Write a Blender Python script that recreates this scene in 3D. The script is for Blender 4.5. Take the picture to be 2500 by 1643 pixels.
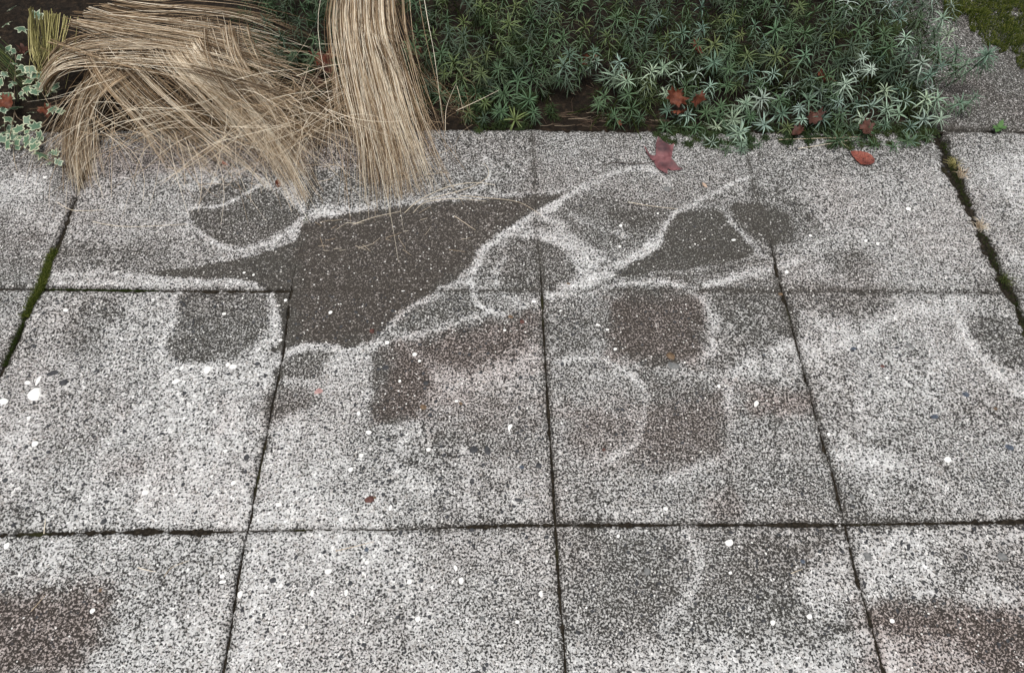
import bpy, bmesh, math, random
import numpy as np
from mathutils import Vector, Matrix, noise as mnoise
random.seed(7)
rng = np.random.default_rng(7)
scene = bpy.context.scene
for o in list(bpy.data.objects):
    bpy.data.objects.remove(o)
COL = scene.collection
RAD = math.radians

# ------------------------------------------------------------------ camera
F_PX, CX, CY = 1900.0, 1250.0, 821.5            # focal length and centre in photo pixels (2500 x 1643)
PITCH, YAW, ROLL = RAD(33.87), RAD(-2.75), RAD(2.22)
CAM = np.array([-0.129, -1.181, 1.554])
ROT = Matrix.Rotation(YAW, 3, 'Z') @ Matrix.Rotation(PITCH, 3, 'X') @ Matrix.Rotation(ROLL, 3, 'Z')
cd = bpy.data.cameras.new('camera')
cam = bpy.data.objects.new('camera', cd)
COL.objects.link(cam)
cam.matrix_world = Matrix.Translation(CAM.tolist()) @ ROT.to_4x4()
cd.sensor_fit = 'HORIZONTAL'
cd.sensor_width = 36.0
cd.lens = 36.0 * F_PX / 2500.0
cd.clip_start, cd.clip_end = 0.02, 400.0
scene.camera = cam
scene.render.resolution_x, scene.render.resolution_y = 1024, 672

# ------------------------------------------------------------------ overcast sky, weak soft sun, exposure
SUN_EL, SUN_AZ = RAD(72), RAD(200)              # azimuth measured clockwise from +Y
world = bpy.data.worlds.new('World')
scene.world = world
world.use_nodes = True
wn, wl = world.node_tree.nodes, world.node_tree.links
wn.clear()
sky = wn.new('ShaderNodeTexSky')
sky.sky_type = 'NISHITA'
sky.sun_disc = False
sky.sun_elevation = SUN_EL
sky.sun_rotation = SUN_AZ
sky.dust_density = 6.0
sky.ozone_density = 1.0
hs = wn.new('ShaderNodeHueSaturation')
hs.inputs['Saturation'].default_value = 0.22
bgn = wn.new('ShaderNodeBackground')
bgn.inputs['Strength'].default_value = 0.10
wo = wn.new('ShaderNodeOutputWorld')
wl.new(sky.outputs[0], hs.inputs['Color'])
wl.new(hs.outputs[0], bgn.inputs['Color'])
wl.new(bgn.outputs[0], wo.inputs['Surface'])
sd = bpy.data.lights.new('sun', 'SUN')
sd.energy = 1.3
sd.angle = RAD(24)
sd.color = (1.0, 0.97, 0.93)
sun = bpy.data.objects.new('sun', sd)
COL.objects.link(sun)
sdir = Vector((math.sin(SUN_AZ) * math.cos(SUN_EL), math.cos(SUN_AZ) * math.cos(SUN_EL), math.sin(SUN_EL)))
sun.rotation_euler = sdir.to_track_quat('Z', 'Y').to_euler()
sun.location = (sdir * 6).to_tuple()
scene.view_settings.view_transform = 'Standard'
scene.view_settings.look = 'None'
scene.view_settings.gamma = 1.0
scene.view_settings.use_curve_mapping = False
scene.view_settings.exposure = 0.40

# ------------------------------------------------------------------ helpers
RN = np.array(ROT)
def G(px, py, z=0.0):
    """photo pixel (2500 px scale) -> world point where that ray meets the horizontal plane at height z"""
    d = RN @ np.array([(px - CX) / F_PX, -(py - CY) / F_PX, -1.0])
    t = (z - CAM[2]) / d[2]
    return CAM + d * t
S = 2500.0 / 2380.0
def D(px, py, z=0.0):
    return G(px * S, py * S, z)

def tag(o, label=None, cat=None, group=None, kind=None):
    if label: o['label'] = label
    if cat: o['category'] = cat
    if group: o['group'] = group
    if kind: o['kind'] = kind
    return o
def link(name, data, parent=None, mat=None, smooth=False):
    o = bpy.data.objects.new(name, data)
    COL.objects.link(o)
    if parent is not None:
        o.parent = parent
    if mat is not None and data is not None and len(data.materials) == 0:
        data.materials.append(mat)
    if smooth and data is not None:
        data.polygons.foreach_set('use_smooth', np.ones(len(data.polygons), dtype=bool))
    return o
def empty(name, loc=(0, 0, 0)):
    o = bpy.data.objects.new(name, None)
    o.empty_display_size = 0.02
    COL.objects.link(o)
    o.location = loc
    return o
def mesh_np(name, V, Fq, attrs=None, smooth=False):
    """mesh from a vertex array and a face array of equal-sized faces"""
    V = np.asarray(V, dtype=np.float32)
    Fq = np.asarray(Fq, dtype=np.int32)
    me = bpy.data.meshes.new(name)
    n = Fq.shape[1]
    me.vertices.add(len(V))
    me.vertices.foreach_set('co', V.ravel())
    me.loops.add(Fq.size)
    me.loops.foreach_set('vertex_index', Fq.ravel())
    me.polygons.add(len(Fq))
    me.polygons.foreach_set('loop_start', np.arange(0, Fq.size, n, dtype=np.int32))
    me.update(calc_edges=True)
    for k, a in (attrs or {}).items():
        at = me.attributes.new(k, 'FLOAT', 'POINT')
        at.data.foreach_set('value', np.asarray(a, dtype=np.float32))
    if smooth:
        me.polygons.foreach_set('use_smooth', np.ones(len(Fq), dtype=bool))
    return me

def vnoise(x, y, seed=0):
    """smooth value noise on numpy arrays, range about -1..1"""
    xi, yi = np.floor(x).astype(np.int64), np.floor(y).astype(np.int64)
    fx, fy = x - xi, y - yi
    fx, fy = fx * fx * (3 - 2 * fx), fy * fy * (3 - 2 * fy)
    def h(a, b):
        n = (a * 374761393 + b * 668265263 + seed * 982451653) & 0x7fffffff
        n = ((n ^ (n >> 13)) * 1274126177) & 0x7fffffff
        n = n ^ (n >> 16)
        return (n & 0xffff) / 32767.5 - 1.0
    return (h(xi, yi) * (1 - fx) + h(xi + 1, yi) * fx) * (1 - fy) + (h(xi, yi + 1) * (1 - fx) + h(xi + 1, yi + 1) * fx) * fy
def fbm(x, y, seed=0, oct=3):
    r, a = 0, 1.0
    for k in range(oct):
        r = r + a * vnoise(x * 2 ** k, y * 2 ** k, seed + k * 7)
        a *= 0.5
    return r

# ------------------------------------------------------------------ materials
class NT:
    def __init__(s, name, rough=0.8, spec=0.3):
        s.m = bpy.data.materials.new(name)
        s.m.use_nodes = True
        s.n, s.l = s.m.node_tree.nodes, s.m.node_tree.links
        s.b = s.n['Principled BSDF']
        s.b.inputs['Roughness'].default_value = rough
        s.b.inputs['Specular IOR Level'].default_value = spec
    def put(s, sock, v):
        if isinstance(v, bpy.types.NodeSocket): s.l.new(v, sock)
        elif isinstance(v, (tuple, list)):
            sock.default_value = tuple(v) + ((1.0,) if len(v) == 3 and sock.type == 'RGBA' else ())
        else: sock.default_value = v
    def attr(s, name, typ='GEOMETRY'):
        a = s.n.new('ShaderNodeAttribute'); a.attribute_name = name; a.attribute_type = typ
        return a
    def pos(s):
        return s.n.new('ShaderNodeNewGeometry').outputs['Position']
    def obj(s):
        return s.n.new('ShaderNodeTexCoord').outputs['Object']
    def noise(s, vec, scale, detail=2.0, rough=0.55, dist=0.0):
        t = s.n.new('ShaderNodeTexNoise')
        s.put(t.inputs['Vector'], vec); t.inputs['Scale'].default_value = scale
        t.inputs['Detail'].default_value = detail; t.inputs['Roughness'].default_value = rough
        t.inputs['Distortion'].default_value = dist
        return t.outputs['Fac']
    def vor(s, vec, scale):
        t = s.n.new('ShaderNodeTexVoronoi'); s.put(t.inputs['Vector'], vec); t.inputs['Scale'].default_value = scale
        return t.outputs['Distance'], t.outputs['Color']
    def math(s, op, a, b=0.0, c=0.0, clamp=False):
        t = s.n.new('ShaderNodeMath'); t.operation = op; t.use_clamp = clamp
        for i, v in enumerate((a, b, c)): s.put(t.inputs[i], v)
        return t.outputs[0]
    def rng(s, v, a, b, c=0.0, d=1.0, smooth=False):
        t = s.n.new('ShaderNodeMapRange')
        if smooth: t.interpolation_type = 'SMOOTHSTEP'
        for k, q in zip(('Value', 'From Min', 'From Max', 'To Min', 'To Max'), (v, a, b, c, d)): s.put(t.inputs[k], q)
        return t.outputs[0]
    def mix(s, f, a, b, mode='MIX'):
        t = s.n.new('ShaderNodeMix'); t.data_type = 'RGBA'; t.blend_type = mode
        s.put(t.inputs[0], f); s.put(t.inputs[6], a); s.put(t.inputs[7], b)
        return t.outputs[2]
    def ramp(s, f, stops):
        t = s.n.new('ShaderNodeValToRGB'); s.put(t.inputs[0], f)
        e = t.color_ramp.elements
        while len(e) < len(stops): e.new(0.5)
        for q, (p, c) in zip(e, stops): q.position = p; q.color = tuple(c) + (1.0,)
        return t.outputs[0]
    def sep(s, col):
        t = s.n.new('ShaderNodeSeparateColor'); s.put(t.inputs[0], col); return t.outputs
    def bump(s, h, strength, dist):
        t = s.n.new('ShaderNodeBump'); t.inputs['Strength'].default_value = strength
        t.inputs['Distance'].default_value = dist; s.put(t.inputs['Height'], h)
        s.l.new(t.outputs[0], s.b.inputs['Normal'])
    def color(s, c): s.put(s.b.inputs['Base Color'], c); return s
    def trans(s, c, w):
        """thin leaf: some light passes through"""
        t = s.n.new('ShaderNodeBsdfTranslucent'); s.put(t.inputs[0], c)
        mx = s.n.new('ShaderNodeMixShader'); mx.inputs[0].default_value = w
        s.l.new(s.b.outputs[0], mx.inputs[1]); s.l.new(t.outputs[0], mx.inputs[2])
        out = [q for q in s.n if q.type == 'OUTPUT_MATERIAL'][0]
        s.l.new(mx.outputs[0], out.inputs['Surface'])

def m_concrete():
    t = NT('weathered_concrete', 0.93, 0.2)
    p = t.pos()
    dirt, brown = t.attr('dirt').outputs['Fac'], t.attr('brown').outputs['Fac']  # dirt also carries the shade painted beside the left grass
    nf = t.noise(p, 235, 3.5, 0.68, 0.35)
    nm = t.noise(p, 38, 4.0, 0.65)
    nl = t.noise(p, 7, 3.0, 0.6)
    d = t.math('ADD', dirt, t.math('MULTIPLY', t.math('SUBTRACT', nm, 0.5), 0.72))
    d = t.math('ADD', d, t.math('MULTIPLY', t.math('SUBTRACT', nl, 0.5), 0.25), clamp=True)
    thr = t.rng(d, 0.0, 1.0, 0.42, 0.61)
    m = t.math('DIVIDE', t.math('ADD', t.math('SUBTRACT', nf, thr), 0.045), 0.09, clamp=True)
    light = t.mix(t.noise(p, 120, 1.0), (0.34, 0.34, 0.337), (0.84, 0.84, 0.83))
    gd, gc = t.vor(p, 185)
    gr = t.sep(gc)
    light = t.mix(t.rng(gr[0], 0.55, 1.0, 0.0, 0.65), light, t.mix(gr[1], (0.34, 0.30, 0.26), (0.20, 0.21, 0.22)))
    light = t.mix(t.rng(gr[2], 0.8, 1.0, 0.0, 0.8), light, (0.92, 0.915, 0.90))
    light = t.mix(t.math('MULTIPLY', d, 0.8), light, (0.20, 0.193, 0.175))
    dark = t.mix(d, (0.018, 0.018, 0.019), (0.062, 0.058, 0.050))
    dark = t.mix(t.rng(nf, 0.3, 0.6), t.mix(0.6, dark, (0.012, 0.012, 0.012)), dark)
    base = t.mix(m, dark, light)
    tint = t.mix(t.math('MULTIPLY', brown, t.rng(d, 0.1, 0.7, 0.25, 0.8)), (1, 1, 1), (0.88, 0.70, 0.66))
    base = t.mix(1.0, base, tint, 'MULTIPLY')
    vd, vc = t.vor(p, 135)                         # small pale grains
    r = t.sep(vc)
    sel = t.math('GREATER_THAN', r[0], 0.90)
    g = t.math('MULTIPLY', sel, t.rng(vd, 0.30, 0.22))
    base = t.mix(t.math('MULTIPLY', g, 0.9), base, t.mix(r[1], (0.85, 0.84, 0.82), (0.55, 0.53, 0.5)))
    vd2, vc2 = t.vor(p, 110)                       # small black grains
    r2 = t.sep(vc2)
    k = t.math('MULTIPLY', t.math('GREATER_THAN', r2[0], 0.84), t.rng(vd2, 0.33, 0.25))
    base = t.mix(t.math('MULTIPLY', k, 0.92), base, t.mix(r2[1], (0.015, 0.015, 0.017), (0.05, 0.048, 0.05)))
    t.color(base)
    t.bump(t.math('SUBTRACT', t.math('MULTIPLY', nf, 0.8), t.math('MULTIPLY', k, 0.12)), 0.55, 0.0022)
    return t.m
def m_soil():
    t = NT('dark_soil', 0.95, 0.15)
    p = t.pos()
    n = t.noise(p, 60, 5, 0.65)
    c = t.ramp(n, [(0.3, (0.006, 0.005, 0.004)), (0.55, (0.018, 0.013, 0.009)), (0.75, (0.05, 0.034, 0.022))])
    t.color(c); t.bump(n, 0.8, 0.012)
    return t.m
def m_joint():
    t = NT('joint_dirt', 0.95, 0.15)
    p = t.pos()
    n = t.noise(p, 140, 4, 0.65)
    g = t.noise(p, 5, 2)
    c = t.ramp(n, [(0.35, (0.008, 0.007, 0.005)), (0.6, (0.03, 0.024, 0.017)), (0.8, (0.09, 0.075, 0.055))])
    c = t.mix(t.rng(g, 0.58, 0.72, 0.0, 0.7), c, t.mix(n, (0.012, 0.014, 0.004), (0.05, 0.055, 0.012)))
    t.color(c); t.bump(n, 0.8, 0.006)
    return t.m
def m_stone(name, a, b, rough=0.6):
    t = NT(name, rough, 0.35)
    n = t.noise(t.pos(), 160, 3, 0.6)
    t.color(t.mix(t.rng(n, 0.35, 0.65), a, b)); t.bump(n, 0.3, 0.002)
    return t.m
def m_straw(name, stops, trans=0.08):
    t = NT(name, 0.6, 0.3)
    tone = t.attr('tone').outputs['Fac']
    n = t.noise(t.pos(), 45, 2)
    f = t.math('ADD', tone, t.math('MULTIPLY', t.math('SUBTRACT', n, 0.5), 0.25), clamp=True)
    c = t.ramp(f, stops)
    t.color(c); t.trans(c, trans)
    return t.m
def m_spurge():
    t = NT('narrow_grey_green_leaf', 0.8, 0.12)
    age = t.attr('age').outputs['Fac']
    oi = t.n.new('ShaderNodeObjectInfo')
    col = oi.outputs['Color']
    low = t.mix(oi.outputs['Random'], (0.010, 0.026, 0.006), (0.034, 0.044, 0.008))
    n = t.noise(t.pos(), 30, 2)
    c = t.mix(t.math('ADD', age, t.math('MULTIPLY', t.math('SUBTRACT', n, 0.5), 0.3), clamp=True), col, low)
    c = t.mix(t.rng(t.attr('mid').outputs['Fac'], 0.0, 1.0, 0.0, 0.25), c, (0.42, 0.52, 0.44))
    t.color(c); t.trans(c, 0.10)
    return t.m
def m_ivy():
    t = NT('variegated_ivy_leaf', 0.45, 0.4)
    e = t.attr('edge').outputs['Fac']
    p = t.obj()
    n = t.noise(p, 140, 2, 0.6)
    oi = t.n.new('ShaderNodeObjectInfo').outputs['Random']
    f = t.math('ADD', e, t.math('MULTIPLY', t.math('SUBTRACT', n, 0.5), 0.9))
    green = t.mix(t.rng(n, 0.35, 0.65), t.mix(oi, (0.025, 0.07, 0.03), (0.06, 0.13, 0.05)), (0.16, 0.26, 0.18))
    cream = t.mix(oi, (0.55, 0.62, 0.46), (0.70, 0.70, 0.48))
    c = t.mix(t.rng(f, 0.45, 0.85), green, cream)
    t.color(c); t.trans(c, 0.2)
    return t.m
def m_leaf(name, a, b, c3=None, spots=0.0, rough=0.6):
    t = NT(name, rough, 0.3)
    p = t.obj()
    n = t.noise(p, 55, 4, 0.65)
    c = t.mix(t.rng(n, 0.35, 0.65), a, b)
    if c3: c = t.mix(t.rng(t.noise(p, 25, 2), 0.5, 0.7), c, c3)
    if spots:
        vd, vc = t.vor(p, 260)
        c = t.mix(t.math('MULTIPLY', t.rng(t.noise(p, 330, 2), 0.56, 0.62), spots), c, (0.02, 0.008, 0.008))
    t.color(c); t.bump(n, 0.5, 0.003); t.trans(c, 0.12)
    return t.m
def m_moss():
    t = NT('moss', 0.85, 0.2)
    tone = t.attr('tone').outputs['Fac']
    c = t.ramp(tone, [(0.0, (0.012, 0.020, 0.004)), (0.5, (0.055, 0.085, 0.010)), (1.0, (0.30, 0.31, 0.07))])
    t.color(c); t.trans(c, 0.2)
    return t.m
M_CONC, M_SOIL, M_JOINT = m_concrete(), m_soil(), m_joint()
M_PEB = dict(
    white=m_stone('white_quartz_pebble', (0.72, 0.71, 0.68), (0.92, 0.91, 0.88)),
    dark=m_stone('dark_basalt_pebble', (0.022, 0.023, 0.026), (0.055, 0.057, 0.062)),
    grey=m_stone('grey_pebble', (0.10, 0.105, 0.105), (0.20, 0.20, 0.195)),
    brown=m_stone('brown_pebble', (0.07, 0.042, 0.022), (0.17, 0.115, 0.07)),
    red=m_stone('red_brown_pebble', (0.05, 0.018, 0.013), (0.12, 0.05, 0.04)),
    pink=m_stone('pink_pebble', (0.30, 0.16, 0.15), (0.45, 0.30, 0.28)),
    blue=m_stone('blue_grey_pebble', (0.035, 0.045, 0.065), (0.09, 0.11, 0.14)))
M_STRAW = m_straw('dry_straw', [(0.0, (0.045, 0.028, 0.014)), (0.35, (0.20, 0.13, 0.07)), (0.65, (0.52, 0.39, 0.25)), (1.0, (0.97, 0.88, 0.71))])
M_STRAWG = m_straw('half_green_straw', [(0.0, (0.05, 0.045, 0.014)), (0.45, (0.22, 0.20, 0.06)), (1.0, (0.62, 0.56, 0.26))])
M_GREENB = m_straw('green_blade', [(0.0, (0.015, 0.03, 0.008)), (0.5, (0.05, 0.085, 0.02)), (1.0, (0.16, 0.18, 0.05))])
M_TWIG = m_straw('pale_litter', [(0.0, (0.03, 0.02, 0.014)), (0.5, (0.14, 0.09, 0.06)), (1.0, (0.45, 0.36, 0.26))], 0.05)
M_SPURGE, M_IVY, M_MOSS = m_spurge(), m_ivy(), m_moss()
M_MAPLE = m_leaf('dull_red_maple_leaf', (0.13, 0.045, 0.05), (0.25, 0.11, 0.115), (0.07, 0.035, 0.04))
M_OVAL = m_leaf('rust_red_leaf', (0.20, 0.048, 0.032), (0.32, 0.11, 0.08), (0.12, 0.03, 0.025), 0.95)
M_RED = m_leaf('crimson_leaf', (0.22, 0.01, 0.02), (0.34, 0.03, 0.045))
M_RUST = m_leaf('rust_brown_leaf', (0.085, 0.022, 0.012), (0.19, 0.06, 0.03), (0.05, 0.018, 0.012))
M_BROWN = m_leaf('dark_brown_leaf', (0.050, 0.020, 0.014), (0.12, 0.050, 0.035), (0.03, 0.014, 0.012))
M_TAN = m_leaf('tan_leaf', (0.42, 0.30, 0.22), (0.55, 0.42, 0.33))
M_WEED = m_leaf('small_weed_leaf', (0.05, 0.12, 0.035), (0.10, 0.20, 0.06))
M_IVYSTEM = m_leaf('woody_ivy_stem', (0.16, 0.11, 0.07), (0.34, 0.27, 0.19))

# ------------------------------------------------------------------ joints traced on the pavement
def gl(pts): return np.array([G(x, y)[:2] for x, y in pts])
def by_y(pts):
    q = gl(pts); q = q[np.argsort(q[:, 1])]
    return q
def by_x(pts):
    q = gl(pts); q = q[np.argsort(q[:, 0])]
    return q
cA = by_y([(225, 384), (195, 452), (181, 494), (172, 510), (152, 571), (123, 634), (102, 698), (76, 740), (53, 793), (25, 860), (2, 906)])
cB = by_y([(785, 315), (765, 430), (752, 521), (741, 581), (720, 659), (706, 729), (700, 782), (692, 853), (679, 923), (664, 984), (655, 1040), (641, 1106), (621, 1198), (611, 1268), (604, 1296), (593, 1346), (581, 1406), (565, 1522)])
cC = by_y([(1297, 315), (1302, 385), (1306, 450), (1309, 556), (1320, 662), (1324, 732), (1326, 785), (1330, 856), (1335, 944), (1338, 990), (1343, 1071), (1349, 1155), (1354, 1250), (1358, 1308), (1363, 1399), (1369, 1490), (1374, 1523)])
cD = by_y([(1817, 330), (1826, 380), (1841, 460), (1862, 530), (1882, 590), (1899, 665), (1910, 711), (1921, 745), (1940, 817), (1959, 889), (1980, 968), (2008, 1071), (2035, 1158), (2059, 1260), (2065, 1279), (2091, 1396), (2114, 1472), (2129, 1521)])
cE = by_y([(2285, 312), (2297, 335), (2326, 412), (2343, 450), (2375, 525), (2409, 594), (2436, 654), (2458, 700), (2485, 749), (2500, 790)])
def colf(q):
    s0 = (q[-1] - q[0])[0] / (q[-1] - q[0])[1]
    def f(y):
        y = np.asarray(y, dtype=float)
        r = np.interp(y, q[:, 1], q[:, 0])
        r = np.where(y < q[0, 1], q[0, 0] + (y - q[0, 1]) * s0, r)
        return np.where(y > q[-1, 1], q[-1, 0] + (y - q[-1, 1]) * s0, r)
    return f
def rowf(q):
    def f(x):
        return np.interp(np.asarray(x, dtype=float), q[:, 0], q[:, 1])
    return f
fA, fB, fC, fD, fE = [colf(q) for q in (cA, cB, cC, cD, cE)]
COLS = [lambda y: fA(y) - 1.22, lambda y: fA(y) - 0.61, fA, fB, fC, fD, fE, lambda y: fE(y) + 0.61, lambda y: fE(y) + 1.22]
r0 = rowf(by_x([(0, 318), (200, 316), (785, 315), (1200, 314), (1297, 315), (1469, 317), (1603, 321), (1817, 322), (2050, 322), (2285, 316), (2315, 315), (2500, 322)]))
r1 = rowf(by_x([(0, 704), (120, 704), (212, 705), (318, 707), (441, 707.5), (635, 707.5), (840, 710), (1153, 710.5), (1322, 709), (1506, 708), (1910, 710), (2167, 711), (2356, 713), (2455, 713), (2500, 711)]))
r2 = rowf(by_x([(0, 1304), (176, 1300), (353, 1296), (480, 1298), (607, 1295), (776, 1291), (975, 1291), (1164, 1283), (1274, 1280), (1357, 1280), (1638, 1279), (1921, 1279), (2065, 1279), (2281, 1275), (2500, 1271)]))
ROWS = [lambda x: r2(x) - 1.22, lambda x: r2(x) - 0.61, r2, r1, r0, lambda x: r0(x) + 0.61, lambda x: r0(x) + 1.22]
HWC = [.003, .003, .0048, .0027, .0024, .0028, .0125, .003, .003]     # half widths of the column joints
HWR = [.003, .003, .0042, .0022, .004, .004, .004]
def hw_col(i, y):
    w = np.full_like(y, HWC[i])
    if i in (3, 4): w = w + (.0004 - w) * np.clip((y + .02 + .03 * vnoise(y * 25, y * 0 + i, 9)) / .09, 0, 1)            # hardly visible upper parts of the scored lines
    if i == 5: w = w + (.0005 - w) * np.clip((y - .10) / .12, 0, 1)
    if i == 6: w = w + np.clip((y - 0.1) * 0.010, -0.004, 0.005)
    return np.maximum(0.0003, w * (1 + 0.5 * vnoise(y * 28, y * 0 + i, 3) + 0.35 * vnoise(y * 75, y * 0 + i, 6) + 0.4 * vnoise(y * 190, y * 0 + i, 5)))
def hw_row(j, x):
    w = np.full_like(x, HWR[j])
    if j == 3:
        w = np.where((x > -0.62) & (x < 0.55), 0.0004, np.where(x <= -0.62, 0.0036, 0.0016))
    if j == 2:
        w = np.where(x < -0.72, 0.0058, np.where((x > -0.70) & (x < -0.22), 0.0016, 0.0040))
    return np.maximum(0.0003, w * (1 + 0.5 * vnoise(x * 25, x * 0 + j, 11) + 0.4 * vnoise(x * 70, x * 0 + j, 12) + 0.45 * vnoise(x * 190, x * 0 + j, 13)))

# ------------------------------------------------------------------ stain map: old swirls worn into the dirt film, plus painted shade by the left grass
def gp(pts): return np.array([D(x, y)[:2] for x, y in pts])
STAIN_SHADE = []      # (kind, ground points, half width, value, softness, strength)
def poly(v, pts, soft=7, st=1.0):
    v = v if v > .9 or v < .36 else (.53 + (v - .5) * .72 if v > .5 else v + .03)
    STAIN_SHADE.append(('p', gp(pts), 0, v, soft * 0.00105, st))
def line(v, pts, w, soft=6, st=.9): STAIN_SHADE.append(('l', gp(pts), w * (.55 if w < 13 else 0.36 if w < 24 else .42) * 0.00105, v, soft * .9 * 0.00105, st))
# broad tone first
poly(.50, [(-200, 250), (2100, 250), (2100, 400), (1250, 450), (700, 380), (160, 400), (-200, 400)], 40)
poly(.80, [(1900, -220), (2700, -220), (2700, 285), (2330, 306), (1900, 306)], 22)
poly(.36, [(1880, 420), (2260, 400), (2330, 640), (1900, 650)], 50)
poly(.38, [(120, 440), (430, 400), (440, 560), (110, 600)], 40)
poly(.55, [(-50, 530), (100, 540), (60, 660), (-50, 660)], 40)
poly(.60, [(110, 570), (400, 560), (420, 640), (110, 620)], 25)
poly(.50, [(1000, 310), (1240, 310), (1240, 440), (1010, 450)], 20)
poly(.62, [(700, 390), (1020, 380), (1000, 455), (720, 480)], 30)
poly(.62, [(120, 360), (200, 350), (195, 430), (130, 440)], 15)  # shade beside the hanging grass at the left, painted as a dark patch
poly(.46, [(1240, 310), (1740, 330), (1700, 420), (1260, 450)], 40)
poly(.50, [(1080, 450), (1850, 440), (1860, 860), (1080, 860)], 60)
poly(.50, [(880, 700), (1250, 700), (1250, 980), (860, 980)], 60)
poly(.44, [(1300, 880), (1960, 880), (1990, 1215), (1300, 1215)], 60)
poly(.52, [(1290, 1225), (1980, 1225), (2010, 1500), (1310, 1500)], 40)
poly(.36, [(1000, 1225), (1290, 1225), (1300, 1500), (1020, 1500)], 60)
poly(.34, [(120, 690), (560, 690), (560, 860), (60, 860)], 50)
poly(.40, [(2050, 940), (2500, 880), (2500, 1215), (2060, 1215)], 70)
# large dark diagonal
poly(.93, [(1310, 450), (1200, 459), (1080, 468), (960, 476), (880, 490), (800, 500), (720, 516), (704, 528), (688, 556), (640, 580), (560, 602), (470, 620), (350, 632), (450, 650), (540, 648), (605, 664), (640, 700), (655, 760), (642, 800), (615, 838), (660, 815), (700, 800), (760, 797), (805, 806), (860, 790), (905, 752), (960, 702), (1040, 662), (1090, 622), (1100, 592), (1130, 560), (1180, 530), (1240, 492)], 5)
line(.30, [(705, 490), (720, 497), (800, 490), (900, 470), (1080, 461), (1200, 451), (1300, 444)], 20, 8)
line(.10, [(715, 495), (780, 492)], 24, 10)
line(.08, [(1128, 365), (1142, 395), (1125, 430), (1070, 462)], 13, 6)
# upper left ball
poly(.80, [(448, 485), (443, 510), (470, 540), (510, 562), (560, 572), (610, 557), (660, 532), (697, 500), (650, 455), (600, 438), (575, 440), (560, 460), (510, 482)], 6)
poly(.68, [(448, 470), (458, 440), (520, 424), (570, 424), (580, 436), (545, 465), (500, 480)], 10)
line(.05, [(445, 486), (520, 479), (570, 452), (598, 430)], 9, 5)
line(.08, [(438, 495), (445, 522), (475, 552), (540, 580), (620, 567), (682, 532), (712, 492)], 14, 6)
line(.22, [(490, 402), (560, 398), (622, 420), (680, 465), (708, 490)], 16, 8)
# band over the left part of the second course
line(.12, [(100, 642), (250, 636), (420, 652), (540, 650), (602, 668), (632, 710), (632, 765), (600, 815), (560, 838)], 17, 7)
line(.15, [(120, 655), (420, 662)], 22, 10)
poly(.72, [(418, 680), (600, 680), (620, 702), (622, 742), (605, 785), (560, 822), (510, 830), (420, 840), (385, 822), (380, 795), (402, 768), (413, 735)], 9)
line(.10, [(400, 690), (402, 745), (370, 792), (378, 828), (415, 850), (490, 850)], 20, 10)
poly(.62, [(165, 700), (250, 690), (272, 720), (250, 775), (220, 825), (180, 832), (145, 800), (148, 755)], 25)
# mound
line(.12, [(598, 852), (640, 822), (700, 803), (770, 801), (830, 822), (862, 852), (866, 905)], 15, 8)
poly(.70, [(672, 830), (720, 815), (782, 822), (760, 850), (745, 876), (650, 876), (640, 864)], 8)
line(.15, [(752, 872), (762, 842), (802, 830), (846, 870), (850, 930)], 22, 10)
poly(.60, [(640, 892), (720, 902), (732, 940), (690, 972), (608, 978), (592, 940)], 22)
poly(.80, [(868, 822), (930, 806), (975, 842), (1002, 885), (985, 930), (940, 978), (880, 978), (866, 930)], 12)
# diagonal light bands right of the dark shape
poly(.72, [(925, 762), (970, 716), (1060, 680), (1130, 690), (1172, 710), (1100, 727), (1000, 756)], 10)
line(.25, [(880, 790), (905, 760), (950, 715), (1030, 672), (1090, 655)], 16, 9)
line(.22, [(800, 835), (900, 792), (1000, 767), (1100, 735), (1200, 712), (1260, 695), (1400, 640)], 20, 10)
poly(.70, [(905, 802), (1000, 778), (1100, 748), (1220, 722), (1250, 737), (1245, 780), (1180, 812), (1100, 850), (1060, 862), (1000, 822)], 16)
poly(.62, [(1275, 745), (1395, 722), (1405, 785), (1290, 832)], 18)
poly(.34, [(1010, 870), (1150, 850), (1250, 810), (1250, 900), (1010, 940)], 30)
# eye and oval
line(.10, [(1315, 458), (1240, 505), (1170, 548), (1122, 585), (1100, 625), (1098, 670), (1115, 708), (1165, 732)], 24, 8)
poly(.50, [(1115, 640), (1160, 600), (1160, 690), (1200, 715), (1150, 720), (1118, 690)], 14)
poly(.72, [(1170, 592), (1202, 562), (1260, 560), (1310, 590), (1332, 632), (1300, 665), (1230, 680), (1172, 670), (1156, 640)], 12)
line(.14, [(1215, 540), (1270, 545), (1330, 575), (1370, 620), (1360, 665), (1280, 690)], 36, 12)
line(.18, [(1172, 600), (1152, 635), (1162, 675), (1205, 702)], 12, 7)
line(.20, [(1230, 548), (1300, 570), (1345, 622), (1335, 660)], 10, 7)
poly(.68, [(1312, 472), (1362, 460), (1450, 466), (1540, 482), (1552, 502), (1530, 532), (1470, 566), (1400, 576), (1340, 546), (1305, 512)], 10)
line(.25, [(1330, 500), (1380, 530), (1450, 545)], 20, 14)
poly(.88, [(1400, 476), (1480, 490), (1530, 508), (1482, 534), (1420, 516)], 10)
line(.14, [(1270, 492), (1332, 450), (1402, 412), (1470, 390), (1520, 396), (1562, 432)], 22, 10)
line(.12, [(1572, 500), (1535, 556), (1470, 600), (1400, 640), (1310, 672)], 34, 9)
line(.20, [(1250, 500), (1300, 520), (1330, 560), (1400, 600)], 36, 14)
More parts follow.
